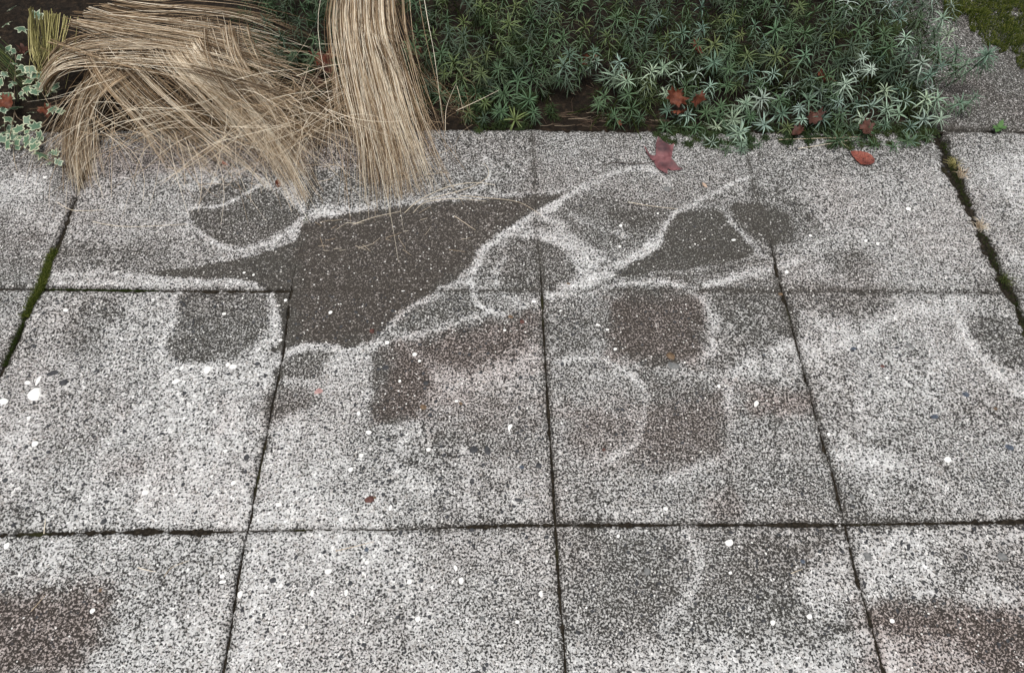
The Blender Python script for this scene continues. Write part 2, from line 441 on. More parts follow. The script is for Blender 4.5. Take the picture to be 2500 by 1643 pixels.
# dark panes to the right
poly(.92, [(1572, 502), (1602, 488), (1660, 488), (1700, 506), (1740, 560), (1758, 588), (1700, 608), (1620, 620), (1560, 627), (1480, 642), (1425, 642), (1470, 612), (1530, 578), (1548, 540)], 6)
poly(.92, [(1702, 480), (1762, 470), (1838, 500), (1850, 560), (1800, 562), (1750, 552), (1712, 512)], 10)
poly(.66, [(1740, 440), (1800, 430), (1900, 500), (1905, 540), (1850, 560), (1840, 500), (1760, 470)], 20)
line(.25, [(1688, 500), (1728, 545), (1768, 590), (1795, 602)], 11, 6)
line(.14, [(1560, 500), (1610, 475), (1680, 440), (1745, 408)], 17, 8)
poly(.72, [(1600, 650), (1660, 640), (1780, 605), (1700, 612), (1620, 632), (1520, 645), (1560, 648)], 8)
line(.10, [(1620, 668), (1720, 642), (1800, 620), (1855, 600)], 24, 9)
poly(.68, [(1655, 690), (1790, 645), (1822, 662), (1850, 760), (1860, 795), (1760, 812), (1712, 802), (1690, 740)], 12)
poly(.62, [(1920, 592), (1990, 570), (2042, 610), (2022, 652), (1940, 642)], 25)
poly(.60, [(1830, 662), (1960, 655), (2085, 672), (2060, 720), (1920, 740), (1845, 720)], 25)
poly(.55, [(2240, 645), (2310, 640), (2315, 680), (2240, 670)], 20)
poly(.70, [(2250, 742), (2330, 728), (2390, 790), (2390, 862), (2322, 852), (2262, 792)], 16)
line(.10, [(2215, 700), (2240, 780), (2320, 870), (2390, 910)], 30, 20)
line(.12, [(1880, 830), (1980, 790), (2100, 730), (2200, 710)], 40, 25)
# ring
poly(.84, [(1450, 686), (1520, 676), (1600, 690), (1632, 740), (1622, 800), (1580, 846), (1500, 850), (1440, 820), (1413, 780), (1411, 730)], 10)
line(.12, [(1350, 690), (1420, 665), (1500, 657), (1580, 664), (1622, 690), (1652, 732), (1656, 790), (1632, 832)], 15, 6)
line(.22, [(1640, 700), (1665, 760), (1655, 820)], 30, 14)
line(.80, [(1530, 640), (1592, 646), (1640, 676)], 9, 5)
poly(.62, [(1660, 840), (1700, 815), (1720, 850), (1640, 856)], 12)
line(.15, [(1700, 880), (1780, 830), (1870, 800), (1880, 830), (1800, 860)], 40, 20)
# lower course
poly(.64, [(1492, 882), (1590, 870), (1690, 902), (1712, 980), (1690, 1062), (1560, 1090), (1480, 1062), (1502, 980)], 35)
line(.16, [(1290, 842), (1380, 830), (1450, 860), (1496, 912), (1490, 980), (1460, 1040), (1390, 1072)], 20, 10)
poly(.55, [(1300, 970), (1400, 950), (1450, 1000), (1400, 1050), (1310, 1050)], 25)
line(.18, [(1690, 900), (1700, 980), (1690, 1060), (1560, 1110)], 26, 18)
poly(.55, [(1720, 900), (1870, 900), (1900, 980), (1800, 990), (1720, 960)], 25)
line(.15, [(922, 1060), (945, 1015), (1010, 1000)], 14, 8)
poly(.55, [(1000, 990), (1200, 960), (1260, 1000), (1250, 1080), (1150, 1060), (1000, 1040)], 40)
poly(.48, [(960, 1070), (1040, 1060), (1060, 1100), (1000, 1110)], 25)
line(.60, [(2010, 1036), (2100, 1006), (2200, 970), (2290, 942)], 13, 9)
poly(.62, [(1930, 1140), (1972, 1120), (2045, 1205), (2160, 1215), (1970, 1215)], 22)
line(.10, [(1960, 1060), (2100, 1090), (2180, 1130)], 50, 35)
poly(.55, [(1700, 1080), (1900, 1100), (1950, 1200), (1700, 1200)], 50, .6)
# bottom course
line(.20, [(1592, 1240), (1622, 1300), (1600, 1380), (1540, 1460)], 26, 12)
poly(.60, [(1332, 1240), (1560, 1240), (1585, 1330), (1520, 1440), (1400, 1440), (1332, 1330)], 30)
poly(.66, [(1650, 1240), (1960, 1240), (1900, 1322), (1850, 1440), (1790, 1440), (1690, 1340)], 25)
poly(.26, [(1850, 1345), (1962, 1262), (1992, 1400), (1900, 1440)], 25)
poly(.22, [(1995, 1262), (2160, 1222), (2110, 1330), (2050, 1395), (2015, 1380)], 22)
poly(.60, [(2180, 1300), (2400, 1260), (2400, 1380), (2230, 1370)], 40, .7)
poly(.72, [(2010, 1400), (2110, 1378), (2260, 1400), (2400, 1440), (2400, 1600), (2300, 1570), (2200, 1500), (2060, 1480)], 34)
poly(.72, [(-80, 1372), (120, 1362), (232, 1376), (262, 1402), (250, 1470), (180, 1540), (90, 1580), (-80, 1600)], 34)
poly(.55, [(-50, 1150), (80, 1170), (90, 1235), (-50, 1235)], 30, .7)
poly(.45, [(180, 1260), (460, 1240), (560, 1240), (540, 1450), (260, 1400)], 60, .6)
BROWN = []
def brn(v, pts, soft=40): BROWN.append((gp(pts), v, soft * 0.00105))
brn(.8, [(900, 800), (1260, 720), (1260, 860), (1050, 960), (880, 970)])
brn(.7, [(1410, 690), (1640, 680), (1630, 850), (1420, 840)])
brn(.8, [(1730, 900), (1880, 910), (1900, 960), (1760, 970)], 25)
brn(.6, [(1300, 950), (1700, 890), (1700, 1080), (1300, 1080)], 60)
brn(.8, [(-50, 1360), (240, 1370), (260, 1410), (230, 1500), (120, 1580), (-50, 1600)], 45)
brn(.9, [(2000, 1390), (2400, 1390), (2400, 1600), (2010, 1600)], 40)
brn(.5, [(690, 510), (1200, 470), (1090, 620), (860, 790), (680, 800)], 40)
brn(.7, [(120, 340), (1000, 300), (1000, 380), (200, 420)], 40)
brn(.5, [(270, 940), (300, 930), (300, 970), (270, 980)], 20)
brn(.5, [(500, 930), (560, 930), (560, 1000), (500, 1000)], 30)
brn(.5, [(230, 1060), (330, 1060), (330, 1110), (230, 1100)], 30)
brn(.5, [(440, 1130), (540, 1150), (560, 1240), (440, 1200)], 40)
brn(.5, [(1000, 850), (1260, 850), (1260, 1000), (1000, 1000)], 60)
brn(.4, [(600, 900), (740, 900), (720, 1000), (600, 1000)], 40)
brn(.6, [(1640, 1150), (1720, 1150), (1720, 1215), (1640, 1215)], 40)
brn(.5, [(1000, 470), (1310, 450), (1180, 530), (1000, 600)], 30)

def seg_dist(P, A, B):
    ab = B - A
    t = np.clip(((P - A) @ ab) / max(1e-12, ab @ ab), 0, 1)
    q = P - (A + t[:, None] * ab)
    return np.hypot(q[:, 0], q[:, 1])
def inside(P, Q):
    r = np.zeros(len(P), bool)
    x, y = P[:, 0], P[:, 1]
    j = len(Q) - 1
    for i in range(len(Q)):
        xi, yi = Q[i]; xj, yj = Q[j]
        if yi != yj:
            c = ((yi > y) != (yj > y)) & (x < (xj - xi) * (y - yi) / (yj - yi) + xi)
            r ^= c
        j = i
    return r
def smooth(pts, closed):
    """Catmull-Rom resample so that traced outlines are curves"""
    n = len(pts); out = []
    rngi = range(n if closed else n - 1)
    for i in rngi:
        if closed: p0, p1, p2, p3 = pts[i - 1], pts[i], pts[(i + 1) % n], pts[(i + 2) % n]
        else: p0, p1, p2, p3 = pts[max(0, i - 1)], pts[i], pts[i + 1], pts[min(n - 1, i + 2)]
        for t in (0, .25, .5, .75):
            out.append(.5 * (2 * p1 + (p2 - p0) * t + (2 * p0 - 5 * p1 + 4 * p2 - p3) * t * t + (3 * p1 - p0 - 3 * p2 + p3) * t ** 3))
    if not closed: out.append(pts[-1])
    return np.array(out)
STAIN_SHADE = [(k, smooth(q, k == 'p' and len(q) > 6) if (k == 'l' or len(q) > 6) else q, hw, v, so, st) for k, q, hw, v, so, st in STAIN_SHADE]
def cover(P, kind, Q, hw, soft):
    lo, hi = Q.min(0) - hw - soft, Q.max(0) + hw + soft
    idx = np.nonzero((P[:, 0] > lo[0]) & (P[:, 0] < hi[0]) & (P[:, 1] > lo[1]) & (P[:, 1] < hi[1]))[0]
    if len(idx) == 0: return idx, None
    p = P[idx]
    dm = np.full(len(p), 1e9)
    for i in range(len(Q) - (0 if kind == 'p' else 1)):
        dm = np.minimum(dm, seg_dist(p, Q[i], Q[(i + 1) % len(Q)]))
    sd_ = np.where(inside(p, Q), -dm, dm) if kind == 'p' else dm - hw
    a = np.clip(0.5 - sd_ / (2 * soft), 0, 1)
    a = a * a * (3 - 2 * a)
    br = min(1.0, .35 + soft / .02)                     # ragged, patchy borders
    n = fbm(p[:, 0] * 26, p[:, 1] * 26, 91, 4) + .6 * fbm(p[:, 0] * 110, p[:, 1] * 110, 93, 2)
    a = np.clip(a + br * 1.5 * n * a * (1 - a), 0, 1)
    if kind == 'l': a = a * np.clip(.86 + .35 * fbm(p[:, 0] * 30, p[:, 1] * 30, 95), .35, 1)
    return idx, a
def stain_shade_at(P):
    W = P + 0.0045 * np.stack([fbm(P[:, 0] * 24, P[:, 1] * 24, 1, 4), fbm(P[:, 0] * 24, P[:, 1] * 24, 2, 4)], 1) + 0.0035 * np.stack([fbm(P[:, 0] * 130, P[:, 1] * 130, 4, 2), fbm(P[:, 0] * 130, P[:, 1] * 130, 5, 2)], 1)
    d = 0.29 + 0.13 * fbm(P[:, 0] * 5, P[:, 1] * 5, 21) + 0.13 * np.clip(P[:, 1] / .4 + .55, 0, 1) + 0.07 * fbm(P[:, 0] * 19, P[:, 1] * 19, 23) + 0.07 * fbm(P[:, 0] * 34, P[:, 1] * 9, 27)
    for k, Q, hw, v, so, st in STAIN_SHADE:
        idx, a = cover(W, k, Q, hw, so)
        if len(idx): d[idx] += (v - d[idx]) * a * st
    b = np.clip(0.10 + 0.22 * fbm(P[:, 0] * 6, P[:, 1] * 6, 31), 0, 1)
    for Q, v, so in BROWN:
        idx, a = cover(W, 'p', Q, 0, so)
        if len(idx): b[idx] = np.maximum(b[idx], v * a)
    return np.clip(d, 0, 1), b

# ------------------------------------------------------------------ pavement: dirt bed and slabs
def axis(n, L):
    e = np.array([0, .0012, .0026, .0045, .0075]) / L
    return np.concatenate([e, np.linspace(.0115 / L, 1 - .0115 / L, n), 1 - e[::-1]])
bedx, bedy = np.linspace(-3.2, 3.2, 60), np.linspace(-2.2, 2.2, 45)
gx, gy = np.meshgrid(bedx, bedy)
bz = np.where((gy.ravel() < r0(gx.ravel()) - .02) | (gx.ravel() > fE(gy.ravel()) + .05), -0.0085, -0.040)
V = np.stack([gx.ravel(), gy.ravel(), bz], 1)
def gridf(nx, ny):
    i = np.arange(nx * ny).reshape(ny, nx)
    return np.stack([i[:-1, :-1].ravel(), i[:-1, 1:].ravel(), i[1:, 1:].ravel(), i[1:, :-1].ravel()], 1)
pavement = link('pavement', mesh_np('pavement', V[:, :], gridf(60, 45)), None, M_JOINT)
tag(pavement, 'speckled grey concrete pavement scored into squares, with faint worn swirls', 'pavement', kind='structure')

def slab_bounds(i, j): return COLS[i], COLS[i + 1], ROWS[j], ROWS[j + 1]
SLABS = {}
def make_slab(i, j, n):
    cl, cr, rb, rt = slab_bounds(i, j)
    u, v = np.meshgrid(axis(n, .6), axis(n, .6))
    u, v = u.ravel(), v.ravel()
    x, y = u * 0, v * 0
    for it in range(6):
        x = cl(y) * (1 - u) + cr(y) * u
        y = rb(x) * (1 - v) + rt(x) * v
    for it in range(4):
        xl, xr = cl(y) + hw_col(i, y), cr(y) - hw_col(i + 1, y)
        x = xl * (1 - u) + xr * u
        yb, yt = rb(x) + hw_row(j, x), rt(x) - hw_row(j + 1, x)
        y = yb * (1 - v) + yt * v
    ed = np.minimum(np.minimum(u, 1 - u), np.minimum(v, 1 - v)) * .6
    # faint joints wear less, so their edges stay almost level
    near_faint = np.zeros_like(x)
    if n > 60:
        for (uu, k) in ((u, i), (1 - u, i + 1)):
            near_faint = np.maximum(near_faint, np.where((uu * .6 < .012) & (hw_col(k, y) < .0016), 1, 0))
        for (vv, k) in ((v, j), (1 - v, j + 1)):
            near_faint = np.maximum(near_faint, np.where((vv * .6 < .012) & (hw_row(k, x) < .0013), 1, 0))
    drop = (0.0035 + 0.002 * fbm(x * 90, y * 90, 41)) * np.exp(-ed / 0.0035)
    chip = np.clip(fbm(x * 38, y * 38, 43) - 0.55, 0, 1) * 0.014 * np.exp(-ed / 0.010)
    z = -(drop + chip) * (1 - 0.9 * near_faint)
    z += 0.0012 * fbm(x * 9, y * 9, 47) + 0.00035 * fbm(x * 120, y * 120, 49)
    z += 0.0012 * math.sin(i * 5.1 + j * 3.7)
    m = len(axis(n, .6))
    q = gridf(m, m)
    d, b = stain_shade_at(np.stack([x, y], 1))
    d = np.clip(d + (0.5 - ed * 40).clip(0, .5) * 0.5, 0, 1)          # grime along the edges
    # skirt down into the joint
    idx = np.arange(m * m).reshape(m, m)
    ring = np.concatenate([idx[0, :-1], idx[:-1, -1], idx[-1, :0:-1], idx[:0:-1, 0]])
    k0 = m * m
    V = np.stack([x, y, z], 1)
    lowv = V[ring].copy(); lowv[:, 2] = -0.045
    nr = len(ring); ar = np.arange(nr)
    skirt = np.stack([ring, k0 + ar, k0 + (ar + 1) % nr, ring[(ar + 1) % nr]], 1)
    V = np.concatenate([V, lowv]); q = np.concatenate([q, skirt])
    d = np.concatenate([d, np.ones(nr)]); b = np.concatenate([b, np.full(nr, .4)])
    cx_, cy_ = x.mean(), y.mean()
    V -= np.array([cx_, cy_, 0])
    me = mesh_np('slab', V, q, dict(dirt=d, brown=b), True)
    o = link('slab', me, pavement, M_CONC)
    o.location = (cx_, cy_, 0)
    SLABS[(i, j)] = o
VIS = {(1, 3), (1, 2), (2, 3), (3, 3), (4, 3), (5, 3), (2, 2), (3, 2), (4, 2), (5, 2), (2, 1), (3, 1), (4, 1), (5, 1), (6, 3), (6, 2), (6, 4)}
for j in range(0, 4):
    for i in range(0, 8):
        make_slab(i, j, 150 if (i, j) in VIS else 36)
for j in (4, 5):
    for i in (6, 7):
        make_slab(i, j, 110 if (i, j) in VIS else 36)
def slab_of(x, y):
    for (i, j), o in SLABS.items():
        cl, cr, rb, rt = slab_bounds(i, j)
        if cl(y) < x < cr(y) and rb(x) < y < rt(x): return o
    return None

# ------------------------------------------------------------------ pebbles set in the slabs
def pebble_mesh(k):
    r_ = random.Random(k)
    N = 9
    rad = [1 + r_.uniform(-.22, .22) for _ in range(N)]
    vs, fs = [], []
    for ring, (s, z) in enumerate(((1.0, -.25), (.92, .18), (.55, .42))):
        for a in range(N):
            t = 2 * math.pi * a / N
            vs.append((math.cos(t) * rad[a] * s, math.sin(t) * rad[a] * s, z + r_.uniform(-.05, .05)))
    vs.append((r_.uniform(-.1, .1), r_.uniform(-.1, .1), .48))
    for ring in (0, 1):
        for a in range(N):
            b = (a + 1) % N
            fs.append((ring * N + a, ring * N + b, ring * N + N + b, ring * N + N + a))
    for a in range(N): fs.append((2 * N + a, 2 * N + (a + 1) % N, 3 * N))
    me = bpy.data.meshes.new('pebble'); me.from_pydata(vs, [], fs)
    me.polygons.foreach_set('use_smooth', np.ones(len(fs), dtype=bool))
    return me
PEBM = {k: [] for k in M_PEB}
for ki, k in enumerate(M_PEB):
    for v in range(3):
        me = pebble_mesh(ki * 10 + v); me.materials.append(M_PEB[k]); PEBM[k].append(me)
PEB = dict(
 white=[(85, 962, 34, 26), (506, 902, 20, 16), (556, 890, 12, 9), (568, 895, 18, 12), (429, 931, 19, 10), (67, 934, 13, 9), (93, 929, 9, 20), (9, 980, 20, 14), (70, 1020, 10, 6), (160, 757, 11, 8), (596, 666, 8, 6), (619, 671, 8, 7), (547, 766, 9, 7), (697, 733, 9, 7), (806, 763, 9, 8), (685, 830, 8, 7), (85, 1083, 14, 12), (355, 1201, 14, 13), (570, 1178, 9, 12), (550, 1100, 10, 7), (680, 1231, 15, 9), (16, 1332, 11, 14), (120, 1378, 16, 10), (542, 1406, 14, 12), (544, 1420, 20, 11), (586, 1450, 13, 14), (364, 1473, 9, 12), (226, 1491, 13, 11), (422, 1487, 10, 10), (357, 1415, 7, 9), (801, 1394, 16, 12), (833, 1267, 12, 10), (762, 1447, 9, 12), (685, 1429, 10, 9),
   (1245, 1042, 11, 15), (900, 1055, 17, 9), (856, 1146, 13, 11), (882, 1111, 9, 11), (1046, 1097, 11, 10), (953, 1239, 8, 12), (833, 1268, 10, 8), (875, 1009, 8, 12), (1112, 1386, 8, 14), (1126, 1417, 13, 14), (1000, 1419, 11, 13), (895, 1372, 10, 9), (845, 1446, 8, 15), (1020, 1510, 12, 12), (1321, 1450, 11, 13), (1263, 1517, 10, 8), (1487, 1246, 8, 13), (1625, 1241, 11, 9), (1509, 1308, 8, 8),
   (2218, 510, 13, 8), (1978, 575, 8, 6), (2114, 588, 8, 7), (2143, 595, 8, 8), (1921, 664, 12, 7), (2154, 720, 9, 8), (2046, 726, 12, 9), (1672, 885, 12, 8), (1755, 943, 10, 10), (1846, 985, 11, 17), (1863, 832, 11, 7), (2165, 923, 10, 9), (2033, 943, 9, 8), (2214, 907, 7, 10), (1606, 522, 7, 6), (1791, 586, 10, 6), (2023, 1060, 12, 10), (2313, 1122, 17, 14), (1780, 1324, 19, 15), (1625, 1241, 10, 8), (1976, 1504, 12, 11), (1887, 1519, 13, 10), (2143, 1084, 8, 8), (1783, 1398, 8, 7), (2178, 1515, 11, 9),
   (945, 836, 11, 10), (1012, 865, 12, 10), (1024, 881, 8, 7), (1303, 736, 11, 8), (1368, 759, 9, 6), (1460, 793, 10, 6), (1483, 805, 9, 6), (1502, 852, 10, 7), (1515, 552, 12, 10), (1513, 602, 9, 7), (987, 708, 18, 5), (867, 635, 6, 6), (823, 642, 6, 6), (807, 762, 9, 7), (976, 930, 8, 12), (1232, 806, 7, 7), (1114, 979, 9, 7), (55, 430, 6, 4), (110, 433, 8, 6)],
 dark=[(129, 911, 26, 12), (155, 934, 20, 12), (628, 888, 13, 9), (706, 687, 17, 9), (254, 1272, 12, 12), (667, 1416, 16, 13), (722, 1360, 11, 11), (602, 1116, 13, 15), (1157, 1097, 22, 18), (1190, 1100, 16, 22), (1316, 1137, 16, 14), (1263, 1102, 13, 9), (1084, 1111, 14, 8), (948, 1073, 14, 10), (949, 1147, 14, 7), (917, 1175, 13, 8), (1028, 1417, 15, 9), (977, 1301, 11, 11), (1152, 1293, 11, 9), (1266, 1220, 20, 9), (1050, 1013, 12, 10), (855, 1423, 11, 10), (1210, 1421, 9, 9), (1334, 1311, 13, 9), (2190, 849, 17, 9), (2196, 868, 12, 14), (2124, 919, 16, 10), (1942, 1071, 8, 9), (2103, 1296, 10, 9), (2057, 1347, 12, 6), (1018, 570, 13, 9), (941, 898, 20, 12), (1372, 889, 12, 10), (1271, 921, 11, 9), (1040, 935, 14, 11), (924, 902, 12, 8), (1125, 500, 9, 6), (1700, 960, 9, 7), (1890, 925, 9, 6), (2082, 856, 9, 9), (1520, 1000, 11, 8), (1456, 1146, 9, 8), (12, 1172, 12, 9), (118, 1103, 9, 8), (64, 1090, 8, 8), (447, 1182, 8, 8), (1060, 1210, 9, 8), (1004, 1244, 9, 8), (1125, 1270, 10, 8), (1780, 1500, 10, 10), (1815, 1484, 10, 9), (1850, 1456, 9, 9), (2110, 1424, 8, 12)],
 grey=[(1643, 893, 34, 19), (2220, 845, 22, 14), (1580, 1394, 17, 14), (2118, 1358, 16, 16), (2080, 1212, 13, 13), (2447, 1358, 22, 13), (2447, 905, 14, 11), (1628, 462, 20, 13), (1177, 1510, 13, 11), (1498, 1240, 12, 12), (1469, 1145, 11, 8), (2290, 1000, 14, 9), (345, 935, 12, 7), (545, 956, 12, 9)],
 brown=[(1638, 870, 27, 19), (1033, 993, 20, 14), (2430, 998, 13, 9), (1247, 773, 14, 9), (1388, 693, 12, 7), (245, 1441, 10, 8), (915, 1214, 9, 6), (1905, 718, 13, 8), (1125, 985, 12, 10)],
 red=[(902, 1219, 24, 17), (908, 808, 12, 14), (1275, 785, 12, 12), (2154, 894, 11, 9), (1130, 500, 6, 5), (1475, 1098, 12, 8)],
 pink=[(778, 955, 23, 14), (1252, 560, 12, 8)],
 blue=[(2084, 851, 16, 8), (1865, 866, 13, 7), (2358, 964, 20, 14), (2281, 1017, 24, 10), (2464, 1092, 22, 12), (1274, 1140, 14, 9), (895, 1341, 11, 11), (1960, 1370, 12, 8), (2190, 1017, 9, 8)])
PPOS = []
for kind, lst in PEB.items():
    for (px, py, w, h) in lst:
        p = G(px, py)
        o = slab_of(p[0], p[1])
        if o is None: continue
        mpp = np.linalg.norm(p - CAM) / F_PX
        rx, ry = w * .5 * mpp, h * .5 * mpp / 0.80
        q = link('pebble', random.choice(PEBM[kind]), o)
        q.location = (p[0] - o.location.x, p[1] - o.location.y, 0.0002)
        q.scale = (rx * .92, ry * .92, min(rx, ry) * .5)
        q.rotation_euler = (0, 0, random.uniform(-.5, .5))
        PPOS.append((p[0], p[1], max(rx, ry)))
# small stones, too many to pick apart: one part per slab and colour
def domes(spots, name, parent, mat):
    if not spots: return
    Vs, Fs = [], []
    for (x, y, r, a, e) in spots:
        k = len(Vs)
        ca, sa = math.cos(a), math.sin(a)
        for ring, (s, z) in enumerate(((1, -.2), (.75, .32))):
            for t in range(6):
                th = t * math.pi / 3
                jx = 1 + .22 * math.sin(t * 2.3 + x * 900)
                X, Y = math.cos(th) * r * s * jx, math.sin(th) * r * s * e * jx
                Vs.append((x + X * ca - Y * sa, y + X * sa + Y * ca, r * z * .7))
        for t in range(6):
            u = (t + 1) % 6
            Fs.append((k + t, k + u, k + 6 + u)); Fs.append((k + t, k + 6 + u, k + 6 + t))
        Fs += [(k + 6, k + 7, k + 8), (k + 6, k + 8, k + 9), (k + 6, k + 9, k + 10), (k + 6, k + 10, k + 11)]
    o = link(name, mesh_np(name, Vs, Fs, None, True), parent, mat)
    tag(o, kind='stuff')
for (i, j) in VIS:
    so = SLABS[(i, j)]
    cl, cr, rb, rt = slab_bounds(i, j)
    nd = {1: 480, 2: 420, 3: 110, 4: 60}[j]
    npale = {1: 130, 2: 110, 3: 70, 4: 60}[j]
    ox, oy = so.location.x, so.location.y
    for name, n, mat, r0_, r1_ in (('dark_aggregate', nd, M_PEB['dark'], .0018, .0052), ('pale_aggregate', npale, M_PEB['white'], .0010, .0028)):
        sp = []
        for _ in range(n):
            y = random.uniform(float(rb(so.location.x)) + .012, float(rt(so.location.x)) - .012)
            x = random.uniform(float(cl(y)) + .015, float(cr(y)) - .015)
            if any((x - a) ** 2 + (y - b) ** 2 < (c + .006) ** 2 for a, b, c in PPOS): continue
            sp.append((x - ox, y - oy, r0_ + (r1_ - r0_) * random.random() ** 2.2, random.uniform(0, 6.3), random.uniform(.6, 1)))
        domes(sp, name, so, mat)

# ------------------------------------------------------------------ soil bed and ground
nx, ny = 170, 90
gx = np.linspace(-2.6, float(fE(1.0)) + 0.03, nx)
V = []
for b in range(ny):
    t = b / (ny - 1)
    for a in range(nx):
        x = gx[a]
        y0 = float(r0(x)) + 0.001
        y = y0 + t * 1.5
        lip = min(1.0, (y - y0) / 0.10)
        z = -0.016 + 0.045 * lip * min(1, (y - y0) / .5 + .25) + 0.010 * lip * float(fbm(np.array(x * 14), np.array(y * 14), 61)) + 0.004 * float(fbm(np.array(x * 60), np.array(y * 60), 63))
        edge = min(1.0, max(0.0, (gx[-1] - x) / 0.12))
        V.append((x, y, z if edge >= 1 else -0.02 + (z + 0.02) * edge))
soil = link('soil_bed', mesh_np('soil_bed', V, gridf(nx, ny), None, True), None, M_SOIL)
tag(soil, 'dark bare soil of the planting bed behind the pavement', 'soil', kind='structure')
gv = [(-150, -150, -0.06), (150, -150, -0.06), (150, 150, -0.06), (-150, 150, -0.06)]
ground = link('ground', mesh_np('ground', gv, [(0, 1, 2, 3)]), None, M_SOIL)
tag(ground, 'plain dark earth reaching away beyond the bed and pavement', 'ground', kind='structure')
def soil_z(x, y):
    t = max(0.0, y - float(r0(x)))
    lip = min(1.0, t / .10)
    return -0.016 + 0.045 * lip * min(1, t / .5 + .25)

# ------------------------------------------------------------------ blades and strands
def crom(P, n):
    P = np.asarray(P, float)
    m = len(P) - 1
    out = np.empty((n + 1, 3))
    for k in range(n + 1):
        s = k / n * m
        i = min(int(s), m - 1); t = s - i
        p0, p1, p2, p3 = P[max(0, i - 1)], P[i], P[i + 1], P[min(m, i + 2)]
        out[k] = .5 * (2 * p1 + (p2 - p0) * t + (2 * p0 - 5 * p1 + 4 * p2 - p3) * t * t + (3 * p1 - p0 - 3 * p2 + p3) * t ** 3)
    return out
class Strands:
    def __init__(s): s.V, s.F, s.T, s.n = [], [], [], 0
    def add(s, path, r, tone, tip=.25, tone_tip=None):
        path = np.asarray(path)
        n = len(path)
        tan = np.gradient(path, axis=0)
        tan /= np.linalg.norm(tan, axis=1)[:, None] + 1e-9
        ref = np.array([.3, .5, 1.0])
        sx = np.cross(tan, ref); sx /= np.linalg.norm(sx, axis=1)[:, None] + 1e-9
        up = np.cross(sx, tan)
        w = np.linspace(0, 1, n)
        rr = r * (1 - (1 - tip) * w ** 1.6)
        tv = tone + ((tone if tone_tip is None else tone_tip) - tone) * w
        ring = [path + rr[:, None] * (math.cos(a) * sx + math.sin(a) * up * .8) for a in (math.pi / 2, math.pi * 7 / 6, math.pi * 11 / 6)]
        vv = np.stack(ring, 1).reshape(-1, 3)
        i = np.arange(n - 1) * 3 + s.n
        for a in range(3):
            b = (a + 1) % 3
            s.F.append(np.stack([i + a, i + b, i + 3 + b, i + 3 + a], 1))
        s.V.append(vv); s.T.append(np.repeat(tv, 3)); s.n += 3 * n
    def build(s, name, mat, parent=None, origin=(0, 0, 0)):
        V = np.concatenate(s.V) - np.array(origin)
        o = link(name, mesh_np(name, V, np.concatenate(s.F), dict(tone=np.concatenate(s.T)), True), parent, mat)
        if parent is None: o.location = tuple(origin)
        return o
def floor_z(p):
    """height of what a strand would rest on"""
    return 0.0015 if p[1] < float(r0(p[0])) else soil_z(p[0], p[1]) + .003
def tress(ctrl, n, w0, w1, r=(.0006, .0010), tone=(.35, .95), seg=11, end=(.75, 1.05), wob=.006, zj=.02, per=11, wild=.34):
    """a lock of blades following control points (display px, display px, height), fanning from width w0 to w1 in metres"""
    st = Strands()
    C = np.array([D(*c) for c in ctrl])
    m = len(C)
    tan = np.gradient(C, axis=0); tan /= np.linalg.norm(tan, axis=1)[:, None]
    side = np.cross(tan, np.array([0, 0, 1.0])); side /= np.linalg.norm(side, axis=1)[:, None] + 1e-9
    ns = max(6, n // per)
    subs = [(random.gauss(0, .42), random.uniform(-.6, 1), random.gauss(0, .20), random.choice((-.5, -.3, -.1, .05, .1, .15)), random.uniform(.8, 1.06)) for _ in range(ns)]
    for _ in range(n):
        so_, sz_, sdrift, stone, slen = random.choice(subs)
        stray = random.random() < wild
        kink = rng.normal(0, .011, 3) * (1 if stray else .25)
        kk = random.randrange(1, m)
        o = so_ + random.gauss(0, .045 if not stray else .3); oz = sz_ + random.uniform(-.15, .15)
        clump = 0
        drift = sdrift + random.gauss(0, .05 if not stray else .35)
        pts = []
        for k in range(m):
            t = k / (m - 1)
            w = w0 + (w1 - w0) * t
            q = C[k] + side[k] * w * (o + clump + drift * t * t) + np.array([0, 0, oz * zj * (1 - .75 * t)])
            q = q + rng.normal(0, wob, 3) * (.4 + .6 * t) * np.array([1, 1, .4])
            if k >= kk: q = q + kink * (1 + 1.5 * (k - kk)) * np.array([1, 1, .3])
            pts.append(q)
        path = crom(pts, seg)
        L = random.uniform(*end) * slen
        if L > 1: path[-1] = path[-1] + (path[-1] - path[-2]) * (L - 1) * seg * .25
        else: path = crom(path[:max(4, int(len(path) * L) + 1)], seg)
        for q in path:
            f = floor_z(q) + random.uniform(.0, .003)
            if q[2] < f: q[2] = f
        tn = min(1.0, max(.02, random.uniform(*tone) + stone))
        if random.random() < .12: tn *= .45
        st.add(path, random.uniform(*r), tn, .3, min(1, tn + random.uniform(-.1, .15)))
    return st
def tangle(n, box, length, z, r=(.0004, .0007), tone=(.2, .8), ang=(0, 6.28), bend=.35):
    st = Strands()
    x0, x1, y0, y1 = box
    for _ in range(n):
        h = random.uniform(*z)
        p = D(random.uniform(x0, x1), random.uniform(y0, y1), h)
        a = random.uniform(*ang); L = random.uniform(*length); k = random.uniform(-bend, bend)
        pts, cur = [], p.copy()
        vz = random.uniform(-.25, .25)
        for s_ in range(5):
            pts.append(cur.copy())
            cur = cur + np.array([math.cos(a), math.sin(a), vz]) * L / 4
            a += k; vz -= .08
        path = crom(pts, 8)
        for q in path:
            f = floor_z(q) + .001
            if q[2] < f: q[2] = f
        st.add(path, random.uniform(*r), random.uniform(*tone), .35)
    return st

